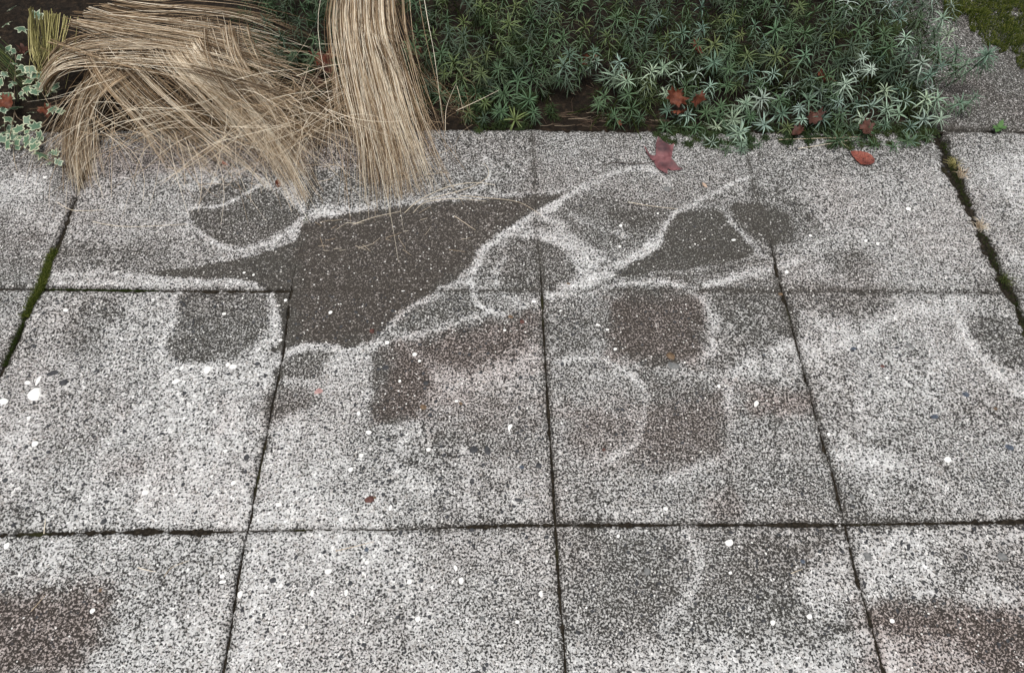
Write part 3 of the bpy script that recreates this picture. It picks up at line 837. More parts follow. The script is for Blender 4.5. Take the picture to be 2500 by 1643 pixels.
def tussock(label, origin, locks):
    t = empty('ornamental_grass', origin)
    tag(t, label, 'grass')
    for st, mat, lab in locks:
        o = st.build('grass_lock', mat, t, origin)
        tag(o, lab, kind='stuff')
    return t
oz = D(330, 60, 0.0)
RW = (.0007, .0012)
tussock('large straw-coloured ornamental grass collapsed towards the pavement beside the ivy', tuple(oz), [
    (tress([(290, 140, .18), (235, 180, .17), (200, 235, .10), (186, 305, .035), (186, 370, .008), (196, 435, .003)], 300, .070, .036, RW, (.5, 1), wob=.0035, wild=.16, per=8), M_STRAW, 'narrow tress hanging straight down over the pavement joint'),
    (tress([(430, 60, .15), (448, 118, .21), (510, 195, .15), (580, 270, .07), (645, 350, .02), (708, 465, .003)], 300, .10, .065, RW, (.5, 1), wob=.004, wild=.25, per=7), M_STRAW, 'thick tress sweeping down to the right'),
    (tress([(255, 125, .19), (290, 178, .17), (360, 250, .09), (430, 310, .03), (520, 385, .004)], 140, .07, .11, RW, (.4, 1)), M_STRAW, None),
    (tress([(350, 120, .2), (420, 190, .16), (520, 275, .07), (610, 340, .02), (680, 400, .004)], 150, .10, .12, RW, (.35, .95)), M_STRAW, None),
    (tress([(105, 195, .09), (150, 142, .16), (260, 122, .20), (400, 128, .21), (520, 152, .19), (630, 205, .13)], 130, .07, .15, RW, (.4, 1), zj=.03), M_STRAW, 'layered straw lying almost level across the top'),
    (tress([(170, 60, .18), (240, 70, .21), (330, 85, .22), (480, 110, .21), (600, 150, .18)], 90, .08, .16, RW, (.3, .95), zj=.03), M_STRAW, None),
    (tress([(240, 20, .18), (330, 40, .21), (420, 50, .22), (560, 80, .2), (680, 140, .15)], 120, .10, .16, RW, (.3, .95), zj=.03), M_STRAW, None),
    (tress([(470, 120, .21), (590, 150, .18), (700, 185, .12), (800, 245, .05)], 60, .08, .12, (.0005, .001), (.25, .85)), M_STRAW, None),
    (tress([(500, 165, .17), (620, 225, .10), (730, 285, .04), (810, 335, .01)], 80, .08, .13, (.0005, .001), (.2, .8)), M_STRAW, None),
    (tress([(540, 60, .22), (560, 130, .21), (610, 210, .13), (680, 300, .05), (740, 380, .004)], 60, .09, .12, (.0005, .001), (.3, .9)), M_STRAW, None),
    (tress([(225, 170, .14), (205, 225, .10), (165, 300, .03), (130, 345, .006), (122, 385, .003)], 38, .03, .06, tone=(.4, .9)), M_STRAW, None),
    (tress([(90, 30, .17), (98, 110, .15), (108, 160, .11), (112, 205, .05)], 46, .05, .03, (.0009, .0015), (.5, 1)), M_STRAWG, 'yellow-green standing stems at the left'),
    (tress([(130, 40, .18), (122, 110, .16), (116, 160, .11), (112, 210, .05)], 34, .06, .03, (.0009, .0015), (.5, 1)), M_STRAWG, None),
    (tress([(700, 225, .07), (600, 255, .05), (480, 275, .03), (330, 280, .02)], 110, .08, .06, tone=(.08, .5)), M_STRAW, None),
    (tangle(330, (230, 760, 220, 318), (.08, .22), (.0, .05), tone=(.03, .42)), M_STRAW, 'dark brown thatch underneath'),
    (tangle(210, (220, 780, 110, 330), (.12, .3), (.06, .18), r=(.0005, .0009), tone=(.5, 1), ang=(3.6, 5.9)), M_STRAW, None),
    (tangle(110, (140, 780, 100, 310), (.12, .26), (.10, .2), r=(.0005, .0009), tone=(.5, 1), ang=(5.4, 7.2)), M_STRAW, None),
])
oz2 = D(850, 50, 0.0)
tussock('tall pale straw grass falling in one straight bundle over the pavement edge', tuple(oz2), [
    (tress([(850, -20, .23), (848, 60, .24), (866, 160, .16), (896, 280, .07), (918, 360, .02), (940, 455, .003)], 520, .088, .105, RW, (.48, 1), wob=.004, per=5, wild=.25), M_STRAW, None),
    (tress([(815, 0, .22), (812, 70, .23), (825, 170, .14), (845, 280, .05), (858, 350, .01), (868, 430, .003)], 170, .04, .055, RW, (.4, 1), wob=.004), M_STRAW, None),
    (tress([(880, 0, .22), (905, 90, .22), (950, 190, .12), (995, 260, .05), (1030, 310, .01)], 60, .07, .12, (.0004, .0007), (.35, .9)), M_STRAW, None),
    (tangle(240, (640, 850, 200, 318), (.08, .22), (.0, .06), tone=(.08, .55)), M_STRAW, 'loose brown tangle beside the bundle'),
    (tangle(110, (900, 1100, 170, 290), (.06, .16), (.0, .09), r=(.0003, .0006), tone=(.15, .7)), M_STRAW, None),
    (tangle(70, (600, 830, 140, 300), (.12, .26), (.04, .12), r=(.0004, .0008), tone=(.4, .95), ang=(3.3, 5.2)), M_STRAW, None),
    (tress([(830, 190, .10), (760, 240, .06), (690, 290, .03), (620, 310, .01)], 60, .06, .10, (.0004, .0008), (.3, .9)), M_STRAW, None),
])

# ------------------------------------------------------------------ narrow-leaved grey-green plants
def leaf_strip(V, F, A, Mi, base, d0, up, L, W, curl, age, twist=0.0, seg=5):
    """a narrow recurved leaf, folded slightly along the midrib"""
    d = np.array(d0, float); d /= np.linalg.norm(d)
    p = np.array(base, float)
    k = len(V)
    sidev = np.cross(d, up); sidev /= np.linalg.norm(sidev) + 1e-9
    g = np.array([0, 0, -1.0])
    for s_ in range(seg + 1):
        t = s_ / seg
        w = W * (.55 + .65 * math.sin(math.pi * min(1, t * .9 + .12))) * (1 - t ** 5 * .8) * .5
        n = np.cross(sidev, d)
        for q in (-1, 0, 1):
            V.append(p + sidev * w * q + (n * -w * .35 if q == 0 else 0))
            A.append(age + .25 * t * 0); Mi.append(1.0 if q == 0 else 0.0)
        p = p + d * L / seg
        d = d + g * curl / seg + sidev * twist / seg
        d /= np.linalg.norm(d)
    for s_ in range(seg):
        for q in (0, 1):
            a = k + s_ * 3 + q
            F.append((a, a + 1, a + 4, a + 3))
def shoot_arrays(seed, nros=17, nlow=34, L0=.040, stem=.13):
    r = random.Random(seed)
    V, F, A, Mi = [], [], [], []
    bx, by = r.uniform(-.02, .02), r.uniform(0, .03)
    def axis_pt(s):                                # s = distance below the tip
        t = s / stem
        return np.array([bx * t * t, by * t * t, -s])
    ang = r.uniform(0, 6.28)
    n = nros + nlow
    for i in range(n):
        ang += 2.39996 + r.uniform(-.15, .15)
        if i < nros:
            f = i / nros
            s = .001 + .012 * f
            pol = RAD(18 + 66 * f ** .8 + r.uniform(-7, 7))
            L = L0 * (.42 + .62 * f ** .6) * r.uniform(.85, 1.12)
            age = max(0, f - .55) * .35
            curl = .5 + 2.2 * f * r.uniform(.5, 1.4)
        else:
            f = (i - nros) / max(1, nlow)
            s = .016 + (stem * .72 - .016) * f
            pol = RAD(84 + 22 * f + r.uniform(-14, 14))
            L = L0 * (1.0 - .35 * f) * r.uniform(.7, 1.15)
            age = .35 + .65 * f ** .6
            curl = 1.0 * r.uniform(.5, 1.6)
        d = (math.cos(ang) * math.sin(pol), math.sin(ang) * math.sin(pol), math.cos(pol))
        leaf_strip(V, F, A, Mi, axis_pt(s), d, np.array([0, 0, 1.0]) if pol > .1 else np.array([1.0, 0, 0]), L, .0026 * r.uniform(.8, 1.15), curl, min(1, age), r.uniform(-.4, .4), 5 if i < nros else 4)
    # stem
    k = len(V); sn = 5
    for s_ in range(sn + 1):
        c = axis_pt(stem * s_ / sn)
        for q in range(5):
            th = q * 2 * math.pi / 5
            V.append(c + .0014 * np.array([math.cos(th), math.sin(th), 0])); A.append(.9); Mi.append(0)
    for s_ in range(sn):
        for q in range(5):
            a, b = k + s_ * 5 + q, k + s_ * 5 + (q + 1) % 5
            F.append((a, b, b + 5, a + 5))
    return np.array(V), np.array(F), np.array(A), np.array(Mi)
PROT = [shoot_arrays(100 + k, nros=11 + (k * 2) % 5, nlow=26, L0=.041 + .0035 * (k % 4), stem=.13 + .012 * (k % 3)) for k in range(9)]
PROTM = []
for (V, F, A, Mi) in PROT:
    me = mesh_np('shoot', V, F, dict(age=A, mid=Mi), True); me.materials.append(M_SPURGE); PROTM.append(me)
LOW = [shoot_arrays(300 + k, nros=8, nlow=30, L0=.034, stem=.12) for k in range(4)]

GLAUC = dict(pale=(0.36, 0.47, 0.37), blue=(0.10, 0.17, 0.115), green=(0.045, 0.098, 0.030), lime=(0.09, 0.12, 0.018), deep=(0.02, 0.045, 0.016))
def canopy_z(px, py):
    """height of the leaf canopy over the bed; the front shoots lean over the slab edge"""
    y = D(px, py, .03)[1]
    front = .585
    return float(np.clip(.022 + (y - front) * .42, .018, .19))
def spurge(label, spots, under, seed):
    """spots: list of (px, py, colour, scale); under: boxes of undergrowth"""
    r = random.Random(seed)
    cxs = [D(s[0], s[1], .05) for s in spots]
    org = np.mean(cxs, 0); org[2] = 0.0; org[1] = max(org[1], .72)
    t = empty('grey_green_shrublet', tuple(org))
    tag(t, label, 'plant', 'narrow-leaved plants along the back of the pavement')
    for (px, py, colr, sc) in spots:
        z = canopy_z(px, py) + (r.uniform(-.035, .02) if canopy_z(px, py) > .06 else r.uniform(-.008, .012))
        p = D(px, py, z)
        z = max(z, .016); p = D(px, py, z)
        o = link('shoot', r.choice(PROTM), t)
        o.location = tuple(p - org)
        fwd = max(0.0, min(1.0, (.80 - p[1]) / .25))            # front shoots lean towards the pavement
        o.rotation_euler = (RAD(4 + 40 * fwd + r.uniform(-26, 22)), RAD(r.uniform(-34, 34)), RAD(r.uniform(-20, 20)))
        sc *= r.choice((.75, .9, 1, 1.05, 1.15))
        o.scale = (sc, sc, sc * r.uniform(.85, 1.2))
        c = np.array(GLAUC[colr]) * r.uniform(.75, 1.2)
        o.color = (c[0] * r.uniform(.9, 1.1), c[1], c[2] * r.uniform(.85, 1.15), 1)
    Vs, Fs, As, Ms, k = [], [], [], [], 0
    for (x0, x1, y0, y1, n) in under:
        for _ in range(n):
            px, py = r.uniform(x0, x1), r.uniform(y0, y1)
            zc = canopy_z(px, py)
            z = max(.012, zc * r.uniform(.25, .85))
            p = D(px, py, z)
            front = p[1] < float(r0(p[0])) + .04
            if p[1] < float(r0(p[0])) - .062: continue
            V, F, A, Mi = r.choice(LOW)
            M = np.array(Matrix.Rotation(r.uniform(0, 6.28), 3, 'Z') @ Matrix.Rotation(RAD(r.uniform(10, 75) if not front else r.uniform(0, 25)), 3, 'X') @ Matrix.Rotation(r.uniform(0, 6.28), 3, 'Z'))
            sc = r.uniform(.7, 1.05) * (.7 if front else 1)
            W = V @ M.T * sc + p
            fl = np.where(W[:, 1] < r0(W[:, 0]), .001, -.012)
            W[:, 2] = np.maximum(W[:, 2], fl + .0005 * np.arange(len(W)) % .004)
            Vs.append(W - org); Fs.append(F + k); As.append(np.clip(A * .6 + .45, 0, 1)); Ms.append(Mi * .2); k += len(V)
    if Vs:
        o = link('undergrowth', mesh_np('undergrowth', np.concatenate(Vs), np.concatenate(Fs), dict(age=np.concatenate(As), mid=np.concatenate(Ms)), True), t, M_SPURGE)
        o.color = (*GLAUC['deep'], 1)
        tag(o, kind='stuff')
    return t
def scatter(box, n, cols, sc, seed, mind=38, keep=None, fixed=()):
    r = random.Random(seed)
    out = [(x, y, c, s) for x, y, c, s in fixed]
    tries = 0
    while len(out) < n + len(fixed) and tries < n * 60:
        tries += 1
        x, y = r.uniform(box[0], box[1]), r.uniform(box[2], box[3])
        if keep and not keep(x, y): continue
        if any((x - q[0]) ** 2 + ((y - q[1]) * 1.2) ** 2 < mind ** 2 for q in out): continue
        out.append((x, y, r.choice(cols), r.uniform(*sc)))
    return out
def Z3(lst, c, s=1.0): return [((1200 + x / 3.719) / S, (100 + y / 3.719) / S, c, s) for x, y in lst]
def Z4(lst, c, s=1.0): return [((1800 + x / 3.4) / S, (100 + y / 3.4) / S, c, s) for x, y in lst]
def Z2(lst, c, s=1.0): return [((600 + x / 3.719) / S, (100 + y / 3.719) / S, c, s) for x, y in lst]
hole = lambda x, y: not ((x - 1335) ** 2 / 95 ** 2 + (y - 245) ** 2 / 62 ** 2 < 1)
f1 = Z2([(2290, 250), (2320, 640), (2350, 470)], 'green', 1.0) + Z2([(1500, 215), (2050, 170), (1800, 290), (2020, 640)], 'lime', .8) + \
     Z3([(60, 190), (60, 250), (70, 640), (110, 500), (350, 530), (360, 330), (470, 270), (620, 360), (240, 350), (380, 640), (150, 90), (350, 90)], 'green', 1.05) + Z3([(700, 110), (650, 215), (940, 90)], 'blue', 1.0)
spurge('deep green narrow-leaved plant right of the straw grass, left of the bare soil', scatter((960, 1290, -110, 285), 66, ['green', 'green', 'deep', 'lime'], (.85, 1.1), 5, 36, lambda x, y: hole(x, y) and y < 300 and not (x < 1080 and y > 235), f1),
       [(950, 1290, -110, 280, 115), (1060, 1240, 180, 296, 26)], 1)
f2 = Z3([(1160, 180), (1240, 360), (1130, 310), (960, 180)], 'pale', .95) + Z3([(1250, 480), (1030, 500), (970, 570), (1280, 610), (1360, 690)], 'green', .9) + \
     Z3([(1460, 270), (1560, 240), (1720, 260), (1580, 470), (1880, 270), (1990, 400), (1790, 670)], 'pale', 1.12) + Z3([(1570, 780), (1940, 650), (2080, 590), (2060, 680)], 'green', .95)
spurge('narrow-leaved plant with whitish rosettes behind the red maple leaf', scatter((1290, 1700, -110, 300), 72, ['green', 'green', 'blue', 'deep', 'lime'], (.85, 1.1), 6, 38, lambda x, y: hole(x, y) and not (x < 1480 and y > 270) and not (x < 1410 and y > 150), f2),
       [(1290, 1720, -110, 150, 50), (1390, 1720, 20, 285, 90), (1530, 1700, 270, 335, 40)], 2)
f2 += [(1565, 318, 'green', .85), (1605, 328, 'green', .85), (1640, 336, 'green', .9), (1535, 300, 'green', .85)]
f3 = [(1690, 345, 'green', .9), (1725, 348, 'blue', .9), (1765, 335, 'green', .8)] + Z3([(2310, 570), (2250, 850), (2010, 930), (2050, 780), (2190, 720)], 'pale', 1.0) + Z4([(310, 270), (80, 520), (215, 470), (690, 410), (450, 390), (230, 700), (545, 650), (520, 550), (35, 740), (40, 850)], 'pale', 1.05) + \
     Z4([(570, 110), (620, 310), (590, 480), (120, 250)], 'blue', 1.0)
spurge('widest narrow-leaved plant, pale rosettes spilling onto the slab between both red leaves', scatter((1700, 1960, -110, 335), 56, ['green', 'green', 'blue', 'deep', 'lime'], (.85, 1.1), 7, 38, lambda x, y: not (x > 1790 and y > 300), f3),
       [(1690, 1960, -110, 300, 115), (1640, 1960, 285, 350, 60)], 3)
f4 = Z4([(1040, 130), (970, 260), (900, 350), (1130, 530), (1230, 400), (1440, 300), (1540, 170), (1610, 390), (1570, 470), (1660, 480), (1350, 610), (1560, 650), (1690, 640), (1240, 560), (850, 510)], 'pale', 1.05) + \
     Z4([(860, 620), (1060, 770), (1090, 740), (1420, 830), (780, 350)], 'green', .9) + Z4([(1820, 80), (1900, 200), (1860, 510), (1980, 460), (2060, 120), (1700, 200), (1430, 90), (2090, 100)], 'blue', 1.0)
f4 += [(1990, 325, 'green', .85), (2035, 338, 'green', .9), (2080, 340, 'green', .9), (2120, 330, 'blue', .9), (2160, 318, 'green', .85)]
spurge('silvery blue-green narrow-leaved plant at the wide joint beside the dark slab', scatter((1950, 2215, -110, 330), 66, ['blue', 'green', 'blue', 'deep', 'pale'], (.85, 1.1), 8, 36, lambda x, y: x < 2160 + (200 - y) * .35 or y < 120, f4),
       [(1950, 2170, -110, 315, 110), (1940, 2190, 285, 350, 60)], 4)
spurge('small green narrow-leaved plant growing up between the two straw grasses', scatter((560, 800, -110, 150), 34, ['deep', 'green'], (.75, .95), 9, 40, None, Z2([(620, 130), (430, 110)], 'green', .8)),
       [(560, 800, -110, 190, 60)], 5)

# ------------------------------------------------------------------ variegated ivy
def ivy_mesh(seed):
    r = random.Random(seed)
    prof = [(0, 1.0), (.22, .62), (.42, .48), (.75, .80), (1.0, .85), (1.25, .55), (1.5, .50), (1.85, .62), (2.2, .55), (2.6, .42), (2.95, .30)]
    ring = []
    for a, q in prof: ring.append((a, q * r.uniform(.9, 1.1)))
    for a, q in prof[::-1]:
        if a > 0: ring.append((-a, q * r.uniform(.9, 1.1)))
    V, E_, F = [], [], []
    N = len(ring)
    for s_, e in ((1.0, 1.0), (.70, .42), (.35, .1)):
        for a, q in ring:
            x, y = math.sin(a) * q * s_, math.cos(a) * q * s_
            rr = math.hypot(x, y)
            V.append((x, y, -.22 * rr * rr + .10 * abs(math.sin(a * 2.5)) * rr * s_ + r.uniform(-.02, .02))); E_.append(e)
    V.append((0, 0, 0)); E_.append(0)
    for ringi in (0, 1):
        for a in range(N):
            b = (a + 1) % N
            F.append((ringi * N + b, ringi * N + a, ringi * N + N + a, ringi * N + N + b))
    F2 = [(2 * N + (a + 1) % N, 2 * N + a, 3 * N) for a in range(N)]
    me = bpy.data.meshes.new('leaf'); me.from_pydata(V, [], F + F2)
    at = me.attributes.new('edge', 'FLOAT', 'POINT'); at.data.foreach_set('value', np.array(E_, dtype=np.float32))
    me.polygons.foreach_set('use_smooth', np.ones(len(me.polygons), dtype=bool))
    me.materials.append(M_IVY)
    return me
IVYM = [ivy_mesh(k) for k in range(5)]
ivy_px = [(72, 199, 22), (64, 217, 20), (84, 226, 20), (98, 212, 24), (124, 227, 25), (134, 214, 18), (15, 232, 22), (37, 203, 18), (25, 208, 16), (32, 265, 20), (7, 270, 22), (63, 294, 15), (87, 310, 22), (145, 273, 16), (127, 266, 18), (56, 166, 18), (73, 168, 20), (75, 183, 18), (87, 186, 18), (101, 183, 16), (55, 182, 16), (104, 193, 15), (38, 156, 16), (8, 306, 24), (21, 312, 18), (8, 324, 22), (27, 322, 18), (28, 337, 22), (3, 342, 24), (17, 353, 20), (42, 362, 18), (48, 338, 14), (40, 350, 16), (66, 342, 20), (82, 348, 20), (83, 361, 20), (98, 332, 22), (101, 377, 24), (125, 372, 15), (134, 375, 13), (121, 398, 18), (142, 398, 14), (65, 323, 10), (45, 317, 20), (50, 228, 14), (56, 240, 14), (3, 200, 20), (34, 125, 16), (20, 118, 16), (10, 180, 18), (45, 140, 14), (70, 125, 14), (112, 258, 12), (20, 290, 16), (75, 275, 13), (14, 60, 20), (50, 70, 20), (90, 40, 20), (30, 20, 22), (110, 90, 18), (-30, 240, 24), (-40, 300, 24), (-25, 340, 22), (-60, 330, 24), (-60, 200, 24), (-30, 160, 22), (-90, 280, 24), (-20, 100, 22), (-70, 120, 24)]
ivy_o = G(20, 215, 0)
ivy = empty('ivy_plant', tuple(ivy_o))
tag(ivy, 'variegated ivy with green leaves edged in cream, creeping onto the pavement corner', 'ivy')
ri = random.Random(3)
ivy_pts = []
for (px, py, sz) in ivy_px:
    base = G(px, py, .03)
    over = base[1] - float(r0(base[0]))
    z = float(np.clip(.016 + over * .22, .010, .10)) + ri.uniform(0, .016)
    p = G(px, py, z)
    o = link('leaf', ri.choice(IVYM), ivy)
    mpp = np.linalg.norm(p - CAM) / F_PX
    s_ = sz * ri.choice((.6, .75, .9, 1.0)) * mpp
    o.scale = (s_, s_, s_)
    o.location = tuple(p - ivy_o)
    o.rotation_euler = (RAD(ri.uniform(8, 45)), RAD(ri.uniform(-22, 22)), RAD(ri.uniform(-30, 30))) if ri.random() < .3 else (RAD(ri.uniform(-30, 40)), RAD(ri.uniform(-40, 40)), RAD(ri.uniform(-100, 100) + 180))
    ivy_pts.append(p)
for chain in ([46, 47, 9, 11, 12, 35, 36], [14, 17, 0, 3, 4, 13], [6, 9, 29, 32, 37, 40], [10, 23, 25, 28, 30], [20, 21, 5, 14, 12], [61, 28, 30, 33, 37, 41]):
    st = Strands()
    pts = [ivy_pts[k] - np.array([0, 0, .008]) for k in chain]
    path = crom(pts, 24)
    for q in path: q[2] = max(q[2], floor_z(q) + .001)
    st.add(path, .0013, .6, .6)
    st.build('stem', M_IVYSTEM, ivy, tuple(ivy_o))
g1 = tress([(-20, 110, .10), (20, 150, .08), (60, 190, .05), (90, 225, .03)], 26, .04, .03, r=(.0006, .0011), tone=(.2, .8))
o = g1.build('green_grass_wisp', M_GREENB, None, tuple(G(-20, 130, .0)))
tag(o, 'wisp of green grass blades leaning through the ivy at the left edge', 'grass', kind='stuff')

# ------------------------------------------------------------------ fallen leaves
def leaf_obj(name, outline, mat, loc, rot, curl, label, scale=1.0, cat='leaf', group=None, crump=.0, seed=0, stalk=None):
    bm = bmesh.new()
    vs = [bm.verts.new((x * scale, y * scale, 0)) for x, y in outline]
    f = bm.faces.new(vs)
    f.normal_update()
    if f.normal.z < 0: f.normal_flip()
    bmesh.ops.triangulate(bm, faces=bm.faces[:])
    bmesh.ops.subdivide_edges(bm, edges=bm.edges[:], cuts=2, use_grid_fill=True)
    bmesh.ops.triangulate(bm, faces=bm.faces[:])
    ext = max(max(abs(v.co.x), abs(v.co.y)) for v in bm.verts)
    for v in bm.verts:
        x, y = v.co.x / ext, v.co.y / ext
        z = curl(x, y) + crump * mnoise.noise(Vector((x * 2.2 + seed, y * 2.2, seed * 1.7)))
        v.co.z = z * ext
    zmin = min(v.co.z for v in bm.verts)
    for v in bm.verts: v.co.z -= zmin
    bmesh.ops.recalc_face_normals(bm, faces=bm.faces[:])
    me = bpy.data.meshes.new(name); bm.to_mesh(me); bm.free()
    me.materials.append(mat)
    for p in me.polygons: p.use_smooth = True
    if stalk is None:
        o = link(name, me)
    else:
        o = empty(name)
        link('blade', me, o)
        st = Strands(); st.add(crom([np.array(q) for q in stalk[0]], 14), stalk[1], stalk[2], .7)
        st.build('leaf_stalk', M_TWIG, o)
    o.location = tuple(loc); o.rotation_euler = rot
    tag(o, label, cat, group)
    return o
def local(px_list, c):
    out = []
    for x, y in px_list:
        q = G(x, y) - c
        out.append((q[0], q[1]))
    return out
c0 = G(1612, 395)
mo = local([(1595, 399), (1582, 387), (1568, 366), (1586, 381), (1600, 384), (1598, 364), (1602, 352), (1616, 361), (1628, 366), (1643, 363), (1640, 380), (1637, 398), (1646, 405), (1667, 417), (1644, 418), (1628, 418), (1628, 434), (1614, 424), (1602, 412)], c0)
st = [tuple(np.append((G(x, y) - c0)[:2], z)) for x, y, z in ((1597, 398, .006), (1580, 404, .006), (1550, 404, .003), (1510, 401, .003), (1470, 405, .002))]
leaf_obj('maple_leaf', mo, M_MAPLE, (c0[0], c0[1], .0022), (0, 0, 0), lambda x, y: .10 * abs(math.sin(x * 3 + y * 2)) + .30 * max(0, y - .1) ** 1.3 * (1 if x < .4 else .6), 'dull red maple leaf with a long thin stalk lying on the pavement', crump=.2, seed=4, stalk=(st, .0016, .02))
c1 = G(2103, 389)
ol = local([(2073, 376), (2085, 372), (2099, 373), (2113, 376), (2126, 383), (2132, 393), (2132, 402), (2124, 407), (2110, 408), (2099, 404), (2089, 396), (2081, 386)], c1)
leaf_obj('oval_leaf', ol, M_OVAL, (c1[0], c1[1], .0022), (0, 0, 0), lambda x, y: .16 * (x * x + y * y), 'oval rust-red leaf with dark spots lying on the pavement under the rosettes', crump=.10, seed=9)
LO = [(0, 1.0), (.10, .72), (.34, .80), (.26, .50), (.55, .60), (.85, .72), (.66, .36), (.95, .22), (.55, .05), (.62, -.30), (.30, -.22), (.05, -.42), (-.05, -.42), (-.30, -.22), (-.62, -.30), (-.55, .05), (-.95, .22), (-.66, .36), (-.85, .72), (-.55, .60), (-.26, .50), (-.34, .80), (-.10, .72)]
EL = [(0, 1), (.25, .75), (.42, .35), (.45, -.1), (.33, -.55), (.1, -.9), (-.1, -.9), (-.33, -.55), (-.45, -.1), (-.42, .35), (-.25, .75)]
def small(px, py, outl, mat, size, rot, label, crump=.25, bend=.5, name='fallen_leaf', z=None, seed=0, group=None):
    p = D(px, py, 0.0)
    zz = floor_z(p) if z is None else z
    p = D(px, py, zz)
    return leaf_obj(name, outl, mat, tuple(p), tuple(RAD(a) for a in rot), lambda x, y: bend * x * x + .15 * y * y, label, size, crump=crump, seed=seed, group=group)
small(523, 381, EL, M_RED, .011, (10, 15, 60), 'small crimson leaf scrap on the pavement under the sweeping straw', seed=1)
small(645, 429, EL, M_RUST, .017, (0, 25, 8), 'narrow curled rust-red leaf standing at the tip of the sweeping straw', .2, 1.6, seed=2)
small(1637, 431, EL, M_TAN, .011, (15, 0, 40), 'small tan leaf fragment on the pavement below the maple leaf', seed=3)
bedleaves = [
 (748, 150, .045, M_RUST, 'rust-brown curled leaf between the two straw grasses, uppermost of the pile', .075, (30, 10, 30)),
 (705, 190, .040, M_BROWN, 'dark brown crumpled leaf between the two straw grasses, leftmost of the pile', .05, (35, -20, 200)),
 (738, 200, .042, M_BROWN, 'dark brown crumpled leaf between the two straw grasses, lowest of the pile', .05, (20, 20, 100)),
 (775, 175, .038, M_BROWN, 'dark leaf tucked against the left side of the straight straw bundle', .07, (50, 15, 300)),
 (108, 268, .030, M_RUST, 'red-brown curled leaf among the ivy left of the hanging tress', .028, (30, 10, 80)),
 (20, 243, .034, M_RUST, 'rust-red dead leaf among the ivy near the left edge', .040, (35, -15, 10)),
 (65, 130, .036, M_BROWN, 'dark dead leaf behind the ivy at the upper left', .06, (40, 0, 140)),
 (1568, 232, .038, M_RUST, 'rust-orange curled leaf caught among rosettes behind the maple leaf', .075, (50, 20, 330)),
 (1618, 235, .030, M_RUST, 'small orange-brown leaf right of the other caught among rosettes', .085, (60, -20, 40)),
 (1575, 268, .032, M_RUST, 'rust leaf low under the rosettes above the slab edge', .035, (45, 0, 190)),
 (1620, 122, .035, M_RUST, 'brown dead leaf lying on top of the plants at the upper edge', .16, (30, 10, 90)),
 (1365, 150, .036, M_RUST, 'reddish dead leaf hanging upright in the gap above the bare soil', .09, (80, 10, 180)),
 (1890, 280, .034, M_BROWN, 'dark red-brown leaf in shade under the rosettes left of the oval leaf', .03, (25, 0, 20)),
 (1850, 310, .030, M_BROWN, 'dark brown leaf at the slab edge left of the straw stalks', .012, (30, 10, 240)),
 (2015, 305, .036, M_BROWN, 'crumpled dark leaf under the plant just behind the oval leaf', .022, (20, -10, 70)),
 (1912, 190, .036, M_RUST, 'brown leaf deep between silvery rosettes', .085, (50, 0, 120)),
 (960, 125, .030, M_BROWN, 'brown leaf behind the right side of the straight straw bundle', .13, (60, 10, 10)),
 (1440, 190, .030, M_BROWN, 'dull brown leaf beside the bare soil gap', .05, (40, 10, 300)),
 (1438, 287, .014, M_RUST, 'tiny reddish leaf scrap on the bare soil near the slab edge', .004, (20, 0, 30)),
]
for k, (px, py, sz, mat, lab, z, rot) in enumerate(bedleaves):
    small(px, py, LO if sz > .02 else EL, mat, sz, rot, lab, .45, .6, 'dead_leaf', z, 10 + k, 'dead leaves in the planting bed')

# ------------------------------------------------------------------ loose straws and litter
def straw(pts, r, tone, label, group=None, mat=None, name='loose_straw'):
    w = []
    for q in pts:
        p = D(q[0], q[1], 0)
        z = (q[2] if len(q) > 2 else 0) + floor_z(p) + .0012
        w.append(D(q[0], q[1], z))
    st = Strands(); st.add(crom(w, 16), r, tone, .5)
    o = st.build(name, mat or M_STRAW, None, tuple(w[0]))
    tag(o, label, 'straw', group)
straw([(215, 515), (260, 524), (320, 527), (435, 521)], .0008, .9, 'long thin straw bowed across the slab left of the dark ball mark')
straw([(940, 495), (975, 465), (1040, 435), (1100, 425), (1150, 430)], .0011, .9, 'pale looped straw arching right from the foot of the straight bundle')
straw([(985, 465), (1080, 440), (1130, 415), (1135, 395), (1125, 380)], .0008, .85, 'curved straw hooked upward beside the worn squiggle')
straw([(1070, 455), (1130, 460), (1205, 470), (1258, 500)], .0008, .8, 'bent straw lying on the upper edge of the big dark mark')
straw([(960, 495), (990, 470), (1060, 462), (1130, 468)], .0009, .9, 'straw kinked over the light edge of the big dark mark')
straw([(1056, 502), (1105, 535)], .0009, .85, 'short straight straw on the big dark mark')
straw([(820, 522), (870, 505), (930, 492)], .0009, .9, 'straight pale straw below the tip of the straight bundle')
straw([(1460, 470), (1520, 480), (1575, 486)], .0008, .85, 'short pale straw crossing the eye-shaped mark')
straw([(1035, 305, .0), (1038, 250, .05), (1060, 195, .10)], .0011, .9, 'upright pale stem rising from the slab edge right of the straight bundle')
straw([(1060, 258, .06), (1110, 235, .07), (1160, 210, .07)], .0010, .9, 'pale stem slanting right over the dark green plant')
straw([(1062, 200, .09), (1070, 230, .07), (1078, 262, .05)], .0008, .8, 'thin pale stem beside the slanting one')
straw([(180, 320, .01), (140, 370), (125, 395)], .0009, .8, 'straw trailing from the ivy onto the slab')
straw([(30, 330, .01), (33, 370), (40, 397)], .0009, .8, 'straw pointing down from the ivy near the left edge')
straw([(133, 470), (165, 488), (200, 490), (240, 488)], .0009, .85, 'curved straw lying across the left wide joint')
straw([(1810, 325, .004), (1900, 322, .006), (2010, 318, .008)], .0010, .75, 'long reddish straw along the slab edge under the rosettes')
